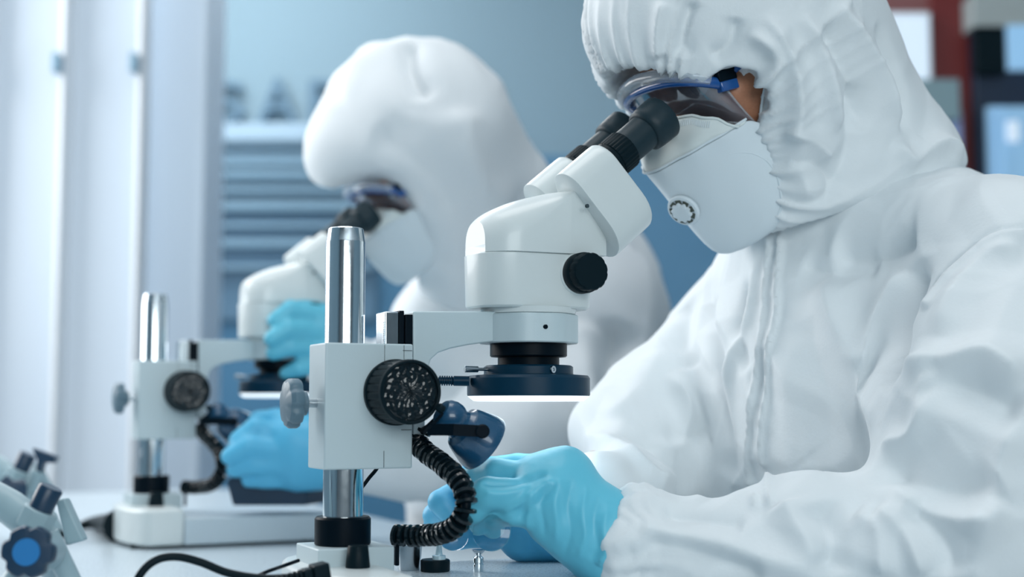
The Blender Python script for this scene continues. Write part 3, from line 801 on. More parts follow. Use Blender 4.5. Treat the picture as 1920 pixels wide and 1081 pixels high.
# ---- respirator mask
def head_mesh(name, rows, H, m, parent, thick=0.0015, sub=1):
    bm = bmesh.new(); g = [[bm.verts.new(H(*v)) for v in r] for r in rows]
    for a, b in zip(g, g[1:]):
        for i in range(len(a) - 1): bm.faces.new((a[i], a[i + 1], b[i + 1], b[i]))
    o = from_bm(name, bm, m, None, 50)
    o.parent = parent; 
    if parent and parent.type == 'EMPTY': o.matrix_parent_inverse = Matrix.Translation(-parent.location)
    if thick: s = o.modifiers.new('solid', 'SOLIDIFY'); s.thickness = thick; s.offset = 0
    if sub: s = o.modifiers.new('sub', 'SUBSURF'); s.levels = sub; s.render_levels = sub
    return o
def mask(H, root, ps_=1.0):
    N = 33
    prof_c = [(0.026, -0.006), (0.040, -0.016), (0.054, -0.026), (0.0665, -0.035), (0.0670, -0.050), (0.0665, -0.075), (0.0655, -0.100), (0.063, -0.124), (0.0575, -0.1385), (0.045, -0.144), (0.028, -0.147), (0.010, -0.150)]
    prof_s = [(0.007, -0.043), (0.004, -0.044), (0.000, -0.045), (-0.006, -0.043), (-0.020, -0.060), (-0.022, -0.078), (-0.020, -0.095), (-0.016, -0.108), (-0.012, -0.118), (-0.012, -0.128), (-0.014, -0.134), (-0.018, -0.138)]
    rows = []
    for i, (c, s) in enumerate(zip(prof_c, prof_s)):
        r = []
        for k in range(N):
            t = -1 + 2 * k / (N - 1)
            cw = max(0.0, 1 - (t * t + .0025) ** (0.66 if 3 <= i <= 8 else 0.9)) ** .9
            lw = 0.067 * math.sin(t * math.pi / 2 * .96) * (1 - .08 * max(0, i - 7))
            q = s[0] + (c[0] - s[0]) * cw; p = (s[1] + (c[1] - s[1]) * (1 - t * t)) * ps_
            q += 0.0012 * math.sin(k * 1.3 + i) * (1 if i < 4 else .3)
            r.append((q, lw, p))
        rows.append(r)
    top = rows[:4]; low = rows[3:]
    mk = head_mesh('respirator_mask', low, H, M_['mask'], root, 0.0016)
    head_mesh('mask_top_panel', top, H, M_['masktop'], mk, 0.0016)
    # stitched top edge and the welded seam along the beak
    e = [H(*[a + d for a, d in zip(v, (0.001, 0, 0.0005))]) for v in rows[0]]
    o = tube('nose_edge_welt', e, 0.0013, M_['masktop'], None, 8); o.parent = mk
    bm = bmesh.new()
    for i in range(6, len(e) - 6):
        for f in (0.0, 0.33, 0.66):
            q = e[i].lerp(e[min(i + 1, len(e) - 1)], f); dn = (H.p * -1 + H.q * .6).normalized()
            tube_bm(bm, [q + dn * .0022 + H.q * .0012, q + dn * .0062 + H.q * .0036], 0.00035, 4)
    o = from_bm('embossed_edge_marks', bm, M_['mask'], None); o.parent = mk; o['kind'] = 'stuff'
    e = [H(v[0] + .0012, v[1], v[2] + .0008) for v in rows[3]]
    o = tube('beak_seam', e, 0.0012, M_['mask'], None, 8); o.parent = mk
    # side panel welt
    cir = []
    return mk, rows
def valve(H, q, l, p, root, nrm):
    Mv = frame_to(H(q, l, p), nrm)
    v = rev('exhalation_valve', closed([(0.0150, -0.001), (0.0155, 0.001), (0.0148, 0.0028), (0.0125, 0.0034), (0.0122, 0.0028)]), M_['mask'], None, Mv, 48); v.parent = root
    bm = bmesh.new()
    for k in range(9):
        a = 2 * math.pi * k / 9
        Mk = Mv @ Matrix.Rotation(a, 4, 'Z') @ Matrix.Translation((0.0102, 0, 0.0032))
        box_bm(bm, (-0.0022, -0.0026, -.0004), (0.0022, 0.0026, 0.0008), Mk)
    o = from_bm('valve_slots', bm, M_['valvedark'], None); o.parent = v
    c = rev('valve_cap', closed([(0.0092, 0.0026), (0.0094, 0.0060), (0.0080, 0.0068), (0.004, 0.0070)]), M_['mask'], None, Mv, 60, lambda a, r, z: r * (1 + (.10 if r > .008 else 0) * math.cos(10 * a))); c.parent = v
M_['valvedark'] = mat('valve_opening', (0.06, 0.075, 0.06), 0.6)
mk1, mrows = mask(H1, W1)
valve(H1, 0.0655, 0.007, -0.079, mk1, H1.q + H1.l * .34 - H1.p * .03)
mk2, _ = mask(H2, W2, 0.80)
gv = [H1(*v) for r in mrows[3:] for v in r]; nc = len(mrows[0])
gf = [(i * nc + k, i * nc + k + 1, (i + 1) * nc + k + 1, (i + 1) * nc + k) for i in range(len(mrows) - 4) for k in range(nc - 1)]
arc = on_surface(BVHTree.FromPolygons(gv, gf), [(v.x, v.y) for v in spline([(1322, 308, 0), (1345, 294, 0), (1380, 286, 0), (1415, 289, 0), (1443, 308, 0), (1460, 342, 0), (1464, 380, 0), (1455, 410, 0)], 4)])
o = tube('side_panel_seam', arc, 0.0012, M_['mask'], None, 6); o.parent = mk1

# ---- goggles
def goggles(H, root):
    N = 41
    def brow(t, dq=0, dp=0, dl=0):      # t -1..1 far to near temple
        a = abs(t); l = 0.062 * math.sin(t * math.pi / 2 * .98)
        q = 0.018 - 0.025 * a ** 2.6; p = 0.025 - 0.029 * a ** 2.2
        return (q + dq, l * (1 + dl), p + dp)
    rows = []
    for j in range(9):
        f = j / 8
        rows.append([(lambda b: (b[0] - .002 - .007 * f * f, b[1] * (1 - .06 * f * f), b[2] - 0.002 - f * (0.040 + .010 * (1 - math.exp(-((b[1]) / .018) ** 2)))))(brow(-1 + 2 * k / (N - 1))) for k in range(N)])
    g = head_mesh('goggles', rows, H, M_['lens'], root, 0.0, 1)
    fr = [H(*brow(-1 + 2 * k / 40, .0015, 0.001)) for k in range(41)]
    o = tube('brow_frame', fr, 0.0042, M_['goggleblue'], None, 14, 1.25); o.parent = g
    fr = [H(*brow((-1 + 2 * k / 40) * .93, .002, 0.0100 - .005 * abs(-1 + 2 * k / 40))) for k in range(41)]
    o = tube('clear_brow_guard', fr, 0.0062, M_['goggleclear'], None, 14, 1.0); o.parent = g
    # lower rim
    fr = [H(*v) for v in rows[-1]]
    o = tube('lens_rim', fr, 0.0011, M_['goggleclear'], None, 8); o.parent = g
    for s in (1, -1):
        b = Vector(brow(s * 1.0))
        Mh = Matrix.Translation(H(b.x - .006, b.y + s * .001, b.z + .002)) @ H.M.to_3x3().to_4x4() @ Matrix.Rotation(math.radians(-24), 4, 'Y')
        o = box('temple_hinge', (-0.012, -0.004, -0.004), (0.008, 0.004, 0.0075), M_['black'], None, 0.0015, Mh); o.parent = g
        o = box('temple_end', (-0.011, -0.0045, -0.0125), (0.008, 0.0045, -0.0035), M_['goggleblue'], None, 0.0015, Mh); o.parent = g
        # strap arm running back under the hood
        o = tube('temple_arm', [H(b.x - .012, b.y, b.z), H(b.x - .05, s * .079, b.z + .002), H(b.x - .075, s * .079, b.z)], 0.003, M_['goggleblue'], None, 8); o.parent = g
        o = tube('lens_side_edge', [H(*(r[-1] if s > 0 else r[0])) for r in rows], 0.0010, M_['goggleclear'], None, 8); o.parent = g
        o = tube('mask_strap', [H(-.020, s * .064, -.050), H(-.030, s * .069, -.038), H(-.05, s * .075, -.02)], 0.0012, M_['mask'], None, 6); o.parent = mk1 if root is W1 else mk2
    return g
goggles(H1, W1); goggles(H2, W2)

# ---- gloves
def glove(name, chains, palm, h, m, root, strokes=(), crum=(.0008, .026), seed=2, cuts=()):
    ps = []
    for a, b, ra, rb in palm: ps.append(('rc', a, b, ra, rb, .018))
    for ch in chains:
        for (a, ra), (b, rb) in zip(ch, ch[1:]): ps.append(('rc', a, b, ra, rb, .0028))
    return cloth(name, ps, h, m, root, strokes=strokes, crum=crum, seed=seed, it=1, cuts=cuts)
wr = P(1160, 1012, 1.09)
pal = [(wr, P(1052, 903, 1.10), .030, .020), (wr, P(1030, 925, 1.088), .031, .019), (P(1150, 1030, 1.088), P(1030, 965, 1.082), .028, .017), (P(1140, 1040, 1.09), P(1035, 985, 1.085), .024, .014),
       (P(1052, 903, 1.10), P(1005, 898, 1.10), .020, .0130), (P(1060, 885, 1.105), P(1000, 886, 1.11), .017, .012), (P(1030, 925, 1.088), P(1000, 930, 1.082), .019, .014)]
idx = [(P(1005, 898, 1.100), .0130), (P(930, 884, 1.110), .0108), (P(894, 888, 1.125), .0095), (P(870, 908, 1.135), .0082)]
mid = [(P(1000, 915, 1.095), .0125), (P(920, 912, 1.115), .0105), (P(884, 925, 1.125), .0095), (P(873, 955, 1.135), .0085)]
rng_ = [(P(1000, 930, 1.080), .0138), (P(914, 925, 1.075), .0128), (P(889, 952, 1.080), .0112), (P(900, 982, 1.092), .0088)]
pky = [(P(1020, 968, 1.078), .0120), (P(962, 960, 1.078), .0102), (P(928, 968, 1.085), .0092), (P(925, 990, 1.098), .0076)]
thb = [(P(1045, 882, 1.115), .014), (P(970, 876, 1.135), .0115), (P(915, 880, 1.148), .0105), (P(885, 900, 1.155), .0088)]
gs = [([(1110 + dx, 900 + dy), (1100 + dx, 950 + dy), (1105 + dx, 1000 + dy), (1090 + dx, 1050)], a, .0035) for dx, dy, a in ((-110, 20, .0018), (-85, 0, -.0018), (-60, -8, .002), (-35, -5, -.0016), (-8, 5, .0020), (14, 25, -.0016), (32, 40, .0018))]
gs += [([(940, 962), (990, 930), (1040, 895)], .0022, .0035), ([(965, 975), (1010, 940), (1050, 905)], -.0018, .003), ([(900, 905), (960, 905), (1030, 885)], -.0030, .0030), ([(905, 922), (950, 925), (1000, 905)], .0015, .0035), ([(1172, 955), (1155, 1000), (1120, 1060)], .0025, .0025, 20)]
glove('glove', [idx, mid, rng_, pky, thb], pal, 0.0017, M_['glove'], W1, gs)
wr2 = P(1105, 955, 1.21)
pal2 = [(wr2, P(960, 950, 1.20), .030, .022), (wr2, P(975, 985, 1.19), .030, .022), (P(1060, 1000, 1.20), P(985, 1015, 1.19), .026, .016), (P(985, 925, 1.20), P(940, 930, 1.20), .02, .014)]
i2 = [(P(950, 925, 1.20), .0125), (P(870, 915, 1.19), .0110), (P(825, 940, 1.175), .0100), (P(850, 975, 1.16), .0085)]
m2 = [(P(950, 950, 1.195), .0125), (P(870, 950, 1.20), .0110), (P(815, 965, 1.19), .0100), (P(835, 990, 1.175), .0085)]
r2 = [(P(955, 975, 1.19), .012), (P(885, 985, 1.20), .0105), (P(830, 985, 1.20), .0095), (P(800, 1000, 1.19), .0085)]
p2 = [(P(965, 1000, 1.185), .011), (P(905, 1005, 1.195), .0095), (P(865, 1010, 1.20), .0085), (P(840, 1012, 1.20), .0075)]
t2 = [(P(1000, 925, 1.20), .014), (P(930, 900, 1.18), .0118), (P(885, 890, 1.165), .0102), (P(868, 900, 1.155), .0085)]
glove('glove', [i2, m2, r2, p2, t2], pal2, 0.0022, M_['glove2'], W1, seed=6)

# ------------------------------------------------------------ the worker farther back
axw = (Vector((1, 0, 0)), Vector((0, 1, 0)), Vector((0, 0, 1)))
def tilt_axes(deg):
    a = math.radians(deg); return (Vector((math.cos(a), 0, math.sin(a))), Vector((0, 1, 0)), Vector((-math.sin(a), 0, math.cos(a))))
NB2 = P(900, 430, 2.02)
B2 = P(1000, 700, 2.10)
hood2 = [('el', P(772, 266, 1.92), tilt_axes(-20), (0.128, 0.105, 0.128), .01),
         ('rc', P(735, 190, 1.92), P(800, 185, 1.93), .062, .072, .05),
         ('rc', P(800, 270, 1.94), P(920, 420, 2.02), .125, .112, .06),
         ('rc', P(665, 285, 1.90), P(640, 290, 1.89), .034, .030, .06),
         ('rc', P(830, 400, 1.93), P(880, 500, 1.97), .075, .08, .05)]
c2 = [('rc', P(672, 455, 1.80), P(500, 625, 1.72), .100, .13, .02), ('rc', P(672, 455, 1.95), P(500, 625, 1.87), .100, .13, .02)]
cloth('hood', hood2, 0.007, M_['tyvek2'], W2, cuts=c2, crum=(.014, .16), seed=9, strokes=[([(768, 80), (772, 130), (800, 190)], -.020, .012), ([(860, 200), (880, 300), (960, 400)], .010, .03), ([(700, 240), (780, 300), (860, 400)], -.008, .03)])
S2n = P(1120, 600, 1.95); S2f = P(900, 620, 2.25); E2n = P(930, 830, 1.80); W2n = P(680, 850, 1.72); E2f = P(740, 800, 2.15); W2f = P(640, 690, 1.92)
cov2 = [('rc', P(930, 430, 2.04), P(1040, 560, 2.1), .10, .14, .06), ('rc', P(1040, 560, 2.1), B2, .15, .19, .06), ('rc', B2, P(1010, 1150, 2.15), .19, .2, .06),
        ('rc', P(1040, 560, 2.05), S2n, .11, .088, .06), ('rc', S2n, P(1120, 800, 1.9), .088, .08, .05), ('rc', P(1110, 760, 1.9), E2n, .085, .075, .06),
        ('rc', E2n, W2n, .072, .05, .04), ('rc', P(1000, 560, 2.15), S2f, .10, .08, .06), ('rc', S2f, E2f, .08, .065, .05), ('rc', E2f, W2f, .062, .045, .04),
        ('rc', P(850, 640, 2.0), P(880, 820, 2.0), .09, .11, .07)]
cloth('coverall', cov2, 0.009, M_['tyvek2'], W2, crum=(.02, .2), seed=21, strokes=[([(1165, 600), (1150, 700), (1160, 850)], -.035, .028), ([(1105, 600), (1100, 700), (1110, 800)], .020, .025), ([(960, 650), (1020, 760), (1080, 850)], .014, .03), ([(780, 700), (860, 760), (900, 880)], -.014, .03)])
b2 = body(H2, W2, NB2, B2 + Vector((0, 0, .05)), P(1010, 1000, 2.15), ((S2n, E2n, W2n), (S2f, E2f, W2f)), 0.008)
add_eyes(H2, W2, b2)
hz2 = P(1010, 1150, 2.15); hz2.z = T - .18
legp = []
for s in (1, -1):
    hip = hz2 + Lf * s * .10; kn = hip + F * .38 + Lf * s * .04; kn.z = 0.50; an = kn + F * -.03; an.z = 0.09
    legp += [('rc', hip, kn, .10, .075, .04), ('rc', kn, an, .075, .06, .03), ('rc', an - Z * .045, an + F * .13 - Z * .045, .04, .035, .03)]
cloth('trouser_legs', legp, 0.015, M_['tyvek2'], W2)
# its gloves: one hand on the focus side of the head, one under the ring light
glove('glove', [[(P(600, 590, 1.80), .016), (P(545, 580, 1.78), .0125), (P(515, 600, 1.77), .010)], [(P(600, 620, 1.80), .016), (P(540, 615, 1.77), .0125), (P(508, 635, 1.76), .010)],
                [(P(600, 650, 1.80), .015), (P(545, 650, 1.775), .0120), (P(512, 662, 1.77), .010)], [(P(605, 680, 1.80), .014), (P(560, 690, 1.78), .0115), (P(535, 700, 1.78), .009)],
                [(P(640, 590, 1.84), .016), (P(590, 572, 1.82), .0125), (P(560, 575, 1.80), .010)]],
      [(W2f, P(600, 610, 1.81), .036, .028), (W2f, P(610, 660, 1.81), .036, .028)], 0.004, M_['glove'], W2)
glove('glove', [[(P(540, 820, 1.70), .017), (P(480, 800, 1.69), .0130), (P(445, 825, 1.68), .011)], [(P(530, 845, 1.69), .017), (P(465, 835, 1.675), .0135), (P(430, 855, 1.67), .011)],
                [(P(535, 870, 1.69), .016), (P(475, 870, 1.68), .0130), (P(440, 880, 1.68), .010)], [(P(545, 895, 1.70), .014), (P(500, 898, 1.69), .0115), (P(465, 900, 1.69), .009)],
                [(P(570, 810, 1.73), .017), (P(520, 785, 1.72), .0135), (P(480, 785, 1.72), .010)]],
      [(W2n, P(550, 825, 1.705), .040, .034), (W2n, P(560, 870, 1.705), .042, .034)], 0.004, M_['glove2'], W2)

# ------------------------------------------------------------ ring light: the lamp itself
ld = bpy.data.lights.new('ring_lamp', 'AREA'); ld.shape = 'DISK'; ld.size = 0.08; ld.energy = 0.035; ld.color = (0.75, 0.92, 1.0)
for O_, dz in ((O1, 0), (O2, 0.008)):
    lx, lz = pl(991, 755, 0)
    o = bpy.data.objects.new('ring_lamp', ld); COL.objects.link(o); o.location = wl(lx, 0, lz - .0005 + dz, O_)

def G(px, py, z, O=None):
    d = FW + (px - 960) / FP * RT + (540.5 - py) / FP * UPV
    t = (z - CAM.z) / d.z
    return CAM + t * d
def par(o, root):
    o.parent = root
    if root.type == 'EMPTY': o.matrix_parent_inverse = Matrix.LocRotScale(root.location, root.rotation_euler, None).inverted()
    return o
# cable of the ring light (part of the microscope in front)
p0 = [P(878, 714, 1.145), P(850, 714, 1.145), P(815, 713, 1.145), P(775, 716, 1.15), P(740, 760, 1.16), P(715, 860, 1.15), P(690, 898, 1.14), P(660, 935, 1.14), P(600, 1000, 1.16)]
o = tube('light_cable', spline(p0, 8), 0.0016, M_['black'], None, 10); par(o, R1)
bm = bmesh.new(); a = P(880, 714, 1.145); b = P(822, 713, 1.145)
tube_bm(bm, [a, a.lerp(b, .5), a.lerp(b, .55), b], lambda t: .0042 if t < .4 else .0030, 14)
for k in range(6):
    q = a.lerp(b, .55 + k * .075); tube_bm(bm, [q, q + (b - a).normalized() * .0011], .0042, 14)
par(from_bm('strain_relief', bm, M_['ledblue'], None), o)

# ------------------------------------------------------------ gooseneck spot lamp
gp = [P(792, 800, 1.115), P(783, 830, 1.11), P(800, 848, 1.095), P(832, 872, 1.075), P(862, 902, 1.055), P(874, 938, 1.045), P(866, 972, 1.045), P(838, 996, 1.055), P(795, 1003, 1.075), P(742, 1003, 1.086)]
GL = empty('gooseneck_lamp', (gp[-1].x, gp[-1].y, T + 0.036))
tag(GL, 'dark blue bell shaped spot lamp with coiled black gooseneck beside the front microscope', 'lamp')
path = spline(gp, 14)
L = [0.0]
for a, b in zip(path, path[1:]): L.append(L[-1] + (b - a).length)
def at_len(s):
    for i in range(1, len(L)):
        if L[i] >= s:
            f = (s - L[i - 1]) / max(L[i] - L[i - 1], 1e-9); return path[i - 1].lerp(path[i], f), (path[i] - path[i - 1]).normalized()
    return path[-1], (path[-1] - path[-2]).normalized()
core = tube('gooseneck', path, 0.0040, M_['black'], None, 12); par(core, GL)
bm = bmesh.new(); s = 0.002; k = 0
while s < L[-1] - .001:
    c, t = at_len(s)
    tilt = (Vector((math.sin(k * 2.4), 0, math.cos(k * 1.7))) * 0.12)
    Mx = frame_to(c, t + tilt)
    rev_bm(bm, [(0, 0), (.0078, 0), (.0088, .0006), (.0088, .0028), (.0078, .0034), (0, .0034)], Mx, 20); s += 0.0062; k += 1
rg = from_bm('gooseneck_rings', bm, M_['knobface'], None); rg.parent = core; rg['kind'] = 'stuff'
lo_ = gp[-1]
b_ = box('base_bracket', (-0.003, 0.000, -0.020), (0.000, 0.006, 0.002), M_['black'], None, .0008, Matrix.Translation(lo_ + Vector((0.003, 0.002, -.004))) @ Matrix.Rotation(A, 4, 'Z')); par(b_, GL)
ax0 = P(830, 771, 1.075); ax1 = P(912, 836, 1.082); la = (ax1 - ax0); LL = la.length; la = (la.normalized() + Vector((0, .22, 0))).normalized()
Ml = frame_to(ax0, la)
k = LL / 0.044
prof = [(0, -.002), (.0090, -.0015), (.0112, .001), (.0128, .005), (.0132, .010), (.0126, .013), (.0118, .015), (.0122, .018), (.0145, .0205), (.0168, .0215), (.0182, .024), (.0205, .031), (.0226, .038), (.0236, .043), (.0232, .0445), (.0220, .0445), (.0190, .038), (.0120, .030), (0, .028)]
lh = rev('lamp_head', [(r * k * 1.02, z * k) for r, z in prof], M_['lamp'], None, Ml, 64, None, 30); par(lh, GL)
pv = P(905, 808, 1.052)
bp = [P(802, 805, 1.058), P(850, 805, 1.052), pv]
bm = bmesh.new()
for i in range(2):
    a, b = bp[i], bp[i + 1]; d = (b - a)
    M4 = frame_to(a, d, (0, -1, 0)); box_bm(bm, (-.0007, -.0045, 0), (.0007, .0045, d.length), M4)
rev_bm(bm, [(0, -.0015), (.0052, -.0015), (.0055, 0), (.0055, .0025), (.0045, .0035), (0, .0035)], frame_to(pv, (0, -1, 0)), 28)
a, b = P(801, 805, 1.058), P(828, 778, 1.070)
M4 = frame_to(a, b - a, (0, 1, 0)); box_bm(bm, (-.004, -.0012, 0), (.008, .0012, (b - a).length), M4)
par(from_bm('lamp_bracket', bm, M_['black'], None), GL)
par(tube('lamp_stem', [P(828, 778, 1.075), P(805, 800, 1.09), P(792, 808, 1.11)], .003, M_['black'], None, 10), GL)
par(rev('switch', closed([(.0035, 0), (.0035, .004), (.0025, .005)]), M_['blackmatte'], None, frame_to(P(829, 768, 1.06), (-.5, -.5, .5)), 16), GL)

gm = copy_tree(GL)
gm[GL].location = GL.location + (O2 - O1)
tag(gm[GL], 'blurred dark spot lamp with coiled gooseneck at the rear microscope', 'lamp')
tag(GL, 'dark blue bell shaped spot lamp with coiled black gooseneck beside the front microscope', 'lamp')
wp = [P(x, y, 1.70) for x, y in ((424, 902), (446, 882), (500, 902), (574, 922), (574, 947), (436, 947))]
bm = bmesh.new(); va = [bm.verts.new(v) for v in wp]; vb = [bm.verts.new(v + Vector((.02, .06, 0))) for v in wp]
bm.faces.new(va); bm.faces.new(vb[::-1])
for i in range(6): bm.faces.new((va[i], vb[i], vb[(i + 1) % 6], va[(i + 1) % 6]))
wo = from_bm('sample_holder', bm, M_['darktray'], None); bevel(wo, .002)
tag(wo, 'dark navy wedge shaped holder under the rear gloved hand on the rear microscope stage', 'holder')
# ------------------------------------------------------------ small things on the stage
zs = T + 0.036
def stand_at(name, px, py, label, cat, group=None):
    g = G(px, py, zs); o = empty(name, g); tag(o, label, cat, group); return o, g
o, g = stand_at('metal_cup', 767, 1068, 'small polished metal cup standing beside the pedestal of the front microscope', 'cup')
par(rev('cup', [(0, .0), (.0084, 0), (.0090, .001), (.0108, .0205), (.0112, .021), (.0104, .0212), (.0086, .004), (0, .004)], M_['steel'], None, Matrix.Translation(g), 40), o)
o, g = stand_at('round_stand', 816, 1070, 'low black round holder with a tiny clear flower shaped part on it', 'holder')
par(rev('holder_base', closed([(.0115, 0), (.0120, .001), (.0120, .0085), (.0112, .0095)]), M_['blackmatte'], None, Matrix.Translation(g), 40), o)
g2 = g + Vector((.003, 0, .0095))
st = rev('clear_stem', closed([(.0055, 0), (.0055, .003), (.0030, .0035), (.0022, .010), (.0028, .013)]), M_['glass2'] if 'glass2' in M_ else M_['chrome'], None, Matrix.Translation(g2), 24); par(st, o)
for k in range(5):
    a = 2 * math.pi * k / 5 + .3
    v = Vector((math.cos(a), math.sin(a) * .8, .55)).normalized()
    pt = rev('clear_petal', [(0, 0), (.0016, .002), (.0018, .005), (0, .0072)], M_['glass'], None, frame_to(g2 + Vector((0, 0, .0125)), v), 12); pt.parent = st; 
o, g = stand_at('metal_fitting', 897, 1071, 'tiny chrome waisted fitting standing alone on the microscope stage', 'fitting')
par(rev('fitting_body', closed([(.0040, 0), (.0042, .0005), (.0042, .0060), (.0037, .0064), (.0037, .0070), (.0042, .0074), (.0042, .0110), (.0022, .0128), (.0022, .0140)]), M_['chrome'], None, Matrix.Translation(g), 32), o)
par(rev('fitting_collar', closed([(.0022, .0138), (.0052, .0165), (.0056, .0175), (.0048, .0178)]), M_['steel'], None, Matrix.Translation(g), 32), o)
# glass held by the gloved fingers
M_['glass_rim'] = M_['glass']
def watch_glass(c, r, nrm, label):
    bm = bmesh.new(); rev_bm(bm, [(0, .0012), (r * .6, .0008), (r * .93, -.0006), (r, -.0008), (r * 1.02, 0), (r, .0010), (r * .93, .0014), (r * .6, .0034), (0, .0042)], frame_to(c, nrm), 48)
    return tag(from_bm('lens_disc', bm, M_['glass'], None), label, 'lens')
watch_glass(P(922, 996, 1.072), .0150, (-.25, -1, .25), 'round clear glass lens pinched in the nearer blue glove')
watch_glass(P(850, 1003, 1.10), .0120, (.2, -1, .2), 'round clear glass lens held in the farther blue glove')

# ------------------------------------------------------------ cables at the lower edge
cp = [P(235, 1140, .97), P(262, 1078, .975), P(292, 1050, .98), P(330, 1043, .985), P(375, 1053, .99), P(430, 1074, .99), P(500, 1084, .99), P(570, 1079, .99)]
cb_ = empty('power_cable', (cp[0].x, cp[0].y, T)); tag(cb_, 'black power cable arching over the bench into the front microscope base', 'cable')
cp = [G(150, 1400, T + .004), G(190, 1230, T + .006)] + cp
par(tube('cord', spline(cp, 10), .0030, M_['blackmatte'], None, 14), cb_)
pg = P(575, 1078, .99); dv = (P(612, 1072, .99) - pg)
Mp = frame_to(pg, (P(600, 1066, 1.0) - P(540, 1080, .99)), (0, 0, 1))
bm = bmesh.new(); box_bm(bm, (-.0075, -.008, .004), (.0065, .008, .016), Mp); box_bm(bm, (-.005, -.006, -.003), (.005, .006, .004), Mp)
pgo = from_bm('plug', bm, M_['blackmatte'], None); bevel(pgo, .0015); par(pgo, cb_)
bm = bmesh.new()
for k in range(7): tube_bm(bm, [Mp @ Vector((0, 0, -.004 - k * .0034)), Mp @ Vector((0, 0, -.0056 - k * .0034))], .0052 - .00025 * k, 14)
par(from_bm('plug_relief', bm, M_['blackmatte'], None), cb_)
tc = empty('thin_cable', (P(400, 1130, 1.05).x, 1.05, T)); tag(tc, 'thin black cable rising behind the thick power cable towards the microscope base', 'cable')
par(tube('thin_cord', spline([G(380, 1150, T + .002), G(440, 1105, T + .004), P(485, 1078, 1.03), P(532, 1060, 1.035), P(560, 1050, 1.05)], 8), .0014, M_['black'], None, 8), tc)
# plug behind, at the rear microscope
rc_ = empty('power_cable', (G(200, 990, T).x, G(200, 990, T).y, T)); tag(rc_, 'blurred dark plug and cable lying left of the rear microscope base', 'cable')
par(tube('cord', spline([G(226, 985, T + .020), G(205, 982, T + .016), G(172, 980, T + .010), G(140, 990, T + .005)], 8), lambda t: .018 * (1 - t) ** 1.3 + .004, M_['blackmatte'], None, 12), rc_)

# ------------------------------------------------------------ clamp stands at the lower left
M_['greycast'] = mat('grey_cast_metal', (0.30, 0.42, 0.47), 0.38)
M_['capblue'] = mat('blue_cap', (0.01, 0.17, 0.44), 0.45)
M_['darkblueplastic'] = mat('dark_blue_plastic', (0.008, 0.035, 0.075), 0.35)
def clamp_stand(dp, sc, px0, py0, label, star=True):
    """built around its knob centre; points given in the front device's own picture coordinates"""
    c0 = P(px0, py0, dp - .04 * sc) + Vector((0, .04 * sc, 0))
    def q(x, y, dy=0.0): return c0 + Vector(((x - 48) / 2629 * sc, dy * sc, -(y - 1037) / 2629 * sc))
    root = empty('clamp_stand', (c0.x, c0.y, T)); tag(root, label, 'stand')
    Mk = frame_to(q(48, 1037, -.028), (0.06, -1, 0.08))
    hub = rev('hub', closed([(.013 * sc, -.034 * sc), (.0150 * sc, -.032 * sc), (.0150 * sc, .0)]), M_['greycast'], None, Mk, 32); par(hub, root)
    if star:
        kn = rev('star_knob', closed([(.010, 0), (.0165, .001), (.0182, .003), (.0182, .010), (.0168, .0125), (.010, .013)]), M_['darkblueplastic'], None, Mk @ Matrix.Scale(sc, 4), 96, lambda a, r, z: r * (1 - (0.14 * max(0, math.cos(6 * a + .5)) ** 1.6 if r > .012 else 0))); par(kn, root)
        cp_ = rev('knob_cap', closed([(.0094, .0128), (.0092, .0138)]), M_['capblue'], None, Mk @ Matrix.Scale(sc, 4), 40); cp_.parent = kn
    d1 = (q(88, 930) - q(50, 1010)).normalized()
    par(rev('socket', closed([(.0128 * sc, .0), (.0128 * sc, .0135 * sc), (.0118 * sc, .0145 * sc)]), M_['greycast'], None, frame_to(q(26, 1000, -.004), d1), 8), root)
    par(rev('socket_neck', closed([(.0100 * sc, .0), (.0100 * sc, .022 * sc)]), M_['greycast'], None, frame_to(q(18, 1030, -.004), d1), 32), root)
    par(rev('black_stub', closed([(.0085 * sc, .0), (.0088 * sc, .018 * sc), (.0078 * sc, .0195 * sc)]), M_['darkblueplastic'], None, frame_to(q(38, 970, -.004), d1), 32), root)
    par(tube('side_arm', [q(30, 1030, .01), q(5, 995, .015), q(-40, 965, .02), q(-120, 930, .03)], .0125 * sc, M_['greycast'], None, 20), root)
    zt = (T + .003)
    a = q(70, 985, .02)
    for dx, dy in ((.012, .006), (-.030, -.035), (-.02, .05)):
        t_ = Vector((a.x + dx * sc * 1.6, a.y + dy * sc * 1.6, zt + .006)); s0 = q(40, 1015, .012)
        par(tube('leg', [s0, s0.lerp(t_, .5), t_], lambda t: (.0085 - .002 * t) * sc, M_['greycast'], None, 16), root)
        par(rev('foot', closed([(.009 * sc, 0), (.009 * sc, .008), (.006 * sc, .010)]), M_['blackmatte'], None, Matrix.Translation((t_.x, t_.y, T)), 20), root)
    # translucent skirt behind
    bm = bmesh.new()
    A_ = [q(38, 955, .03), q(56, 950, .03), q(96, 1032, .03), q(60, 1042, .03)]
    vs = [bm.verts.new(v) for v in A_] + [bm.verts.new(v + Vector((0, .012 * sc, 0))) for v in A_]
    for f in ((0, 1, 2, 3), (7, 6, 5, 4), (0, 4, 5, 1), (1, 5, 6, 2), (2, 6, 7, 3), (3, 7, 4, 0)): bm.faces.new([vs[i] for i in f])
    w_ = from_bm('web_plate', bm, M_['greycast'], None); bevel(w_, .002); par(w_, root)
    return root, q
clamp_stand(0.98, 1.0, 48, 1037, 'grey clamp stand with dark blue star knob and bright blue cap')
r_, q = clamp_stand(1.75, 1.25, 18, 935, 'blurred grey clamp stand with a black wing knob, behind the star knob stand', False)
bm = bmesh.new()
hh = [P(60, 840, 1.72), P(105, 856, 1.72), P(100, 868, 1.72), P(82, 866, 1.72), P(76, 884, 1.72), P(68, 882, 1.72), P(70, 862, 1.72)]
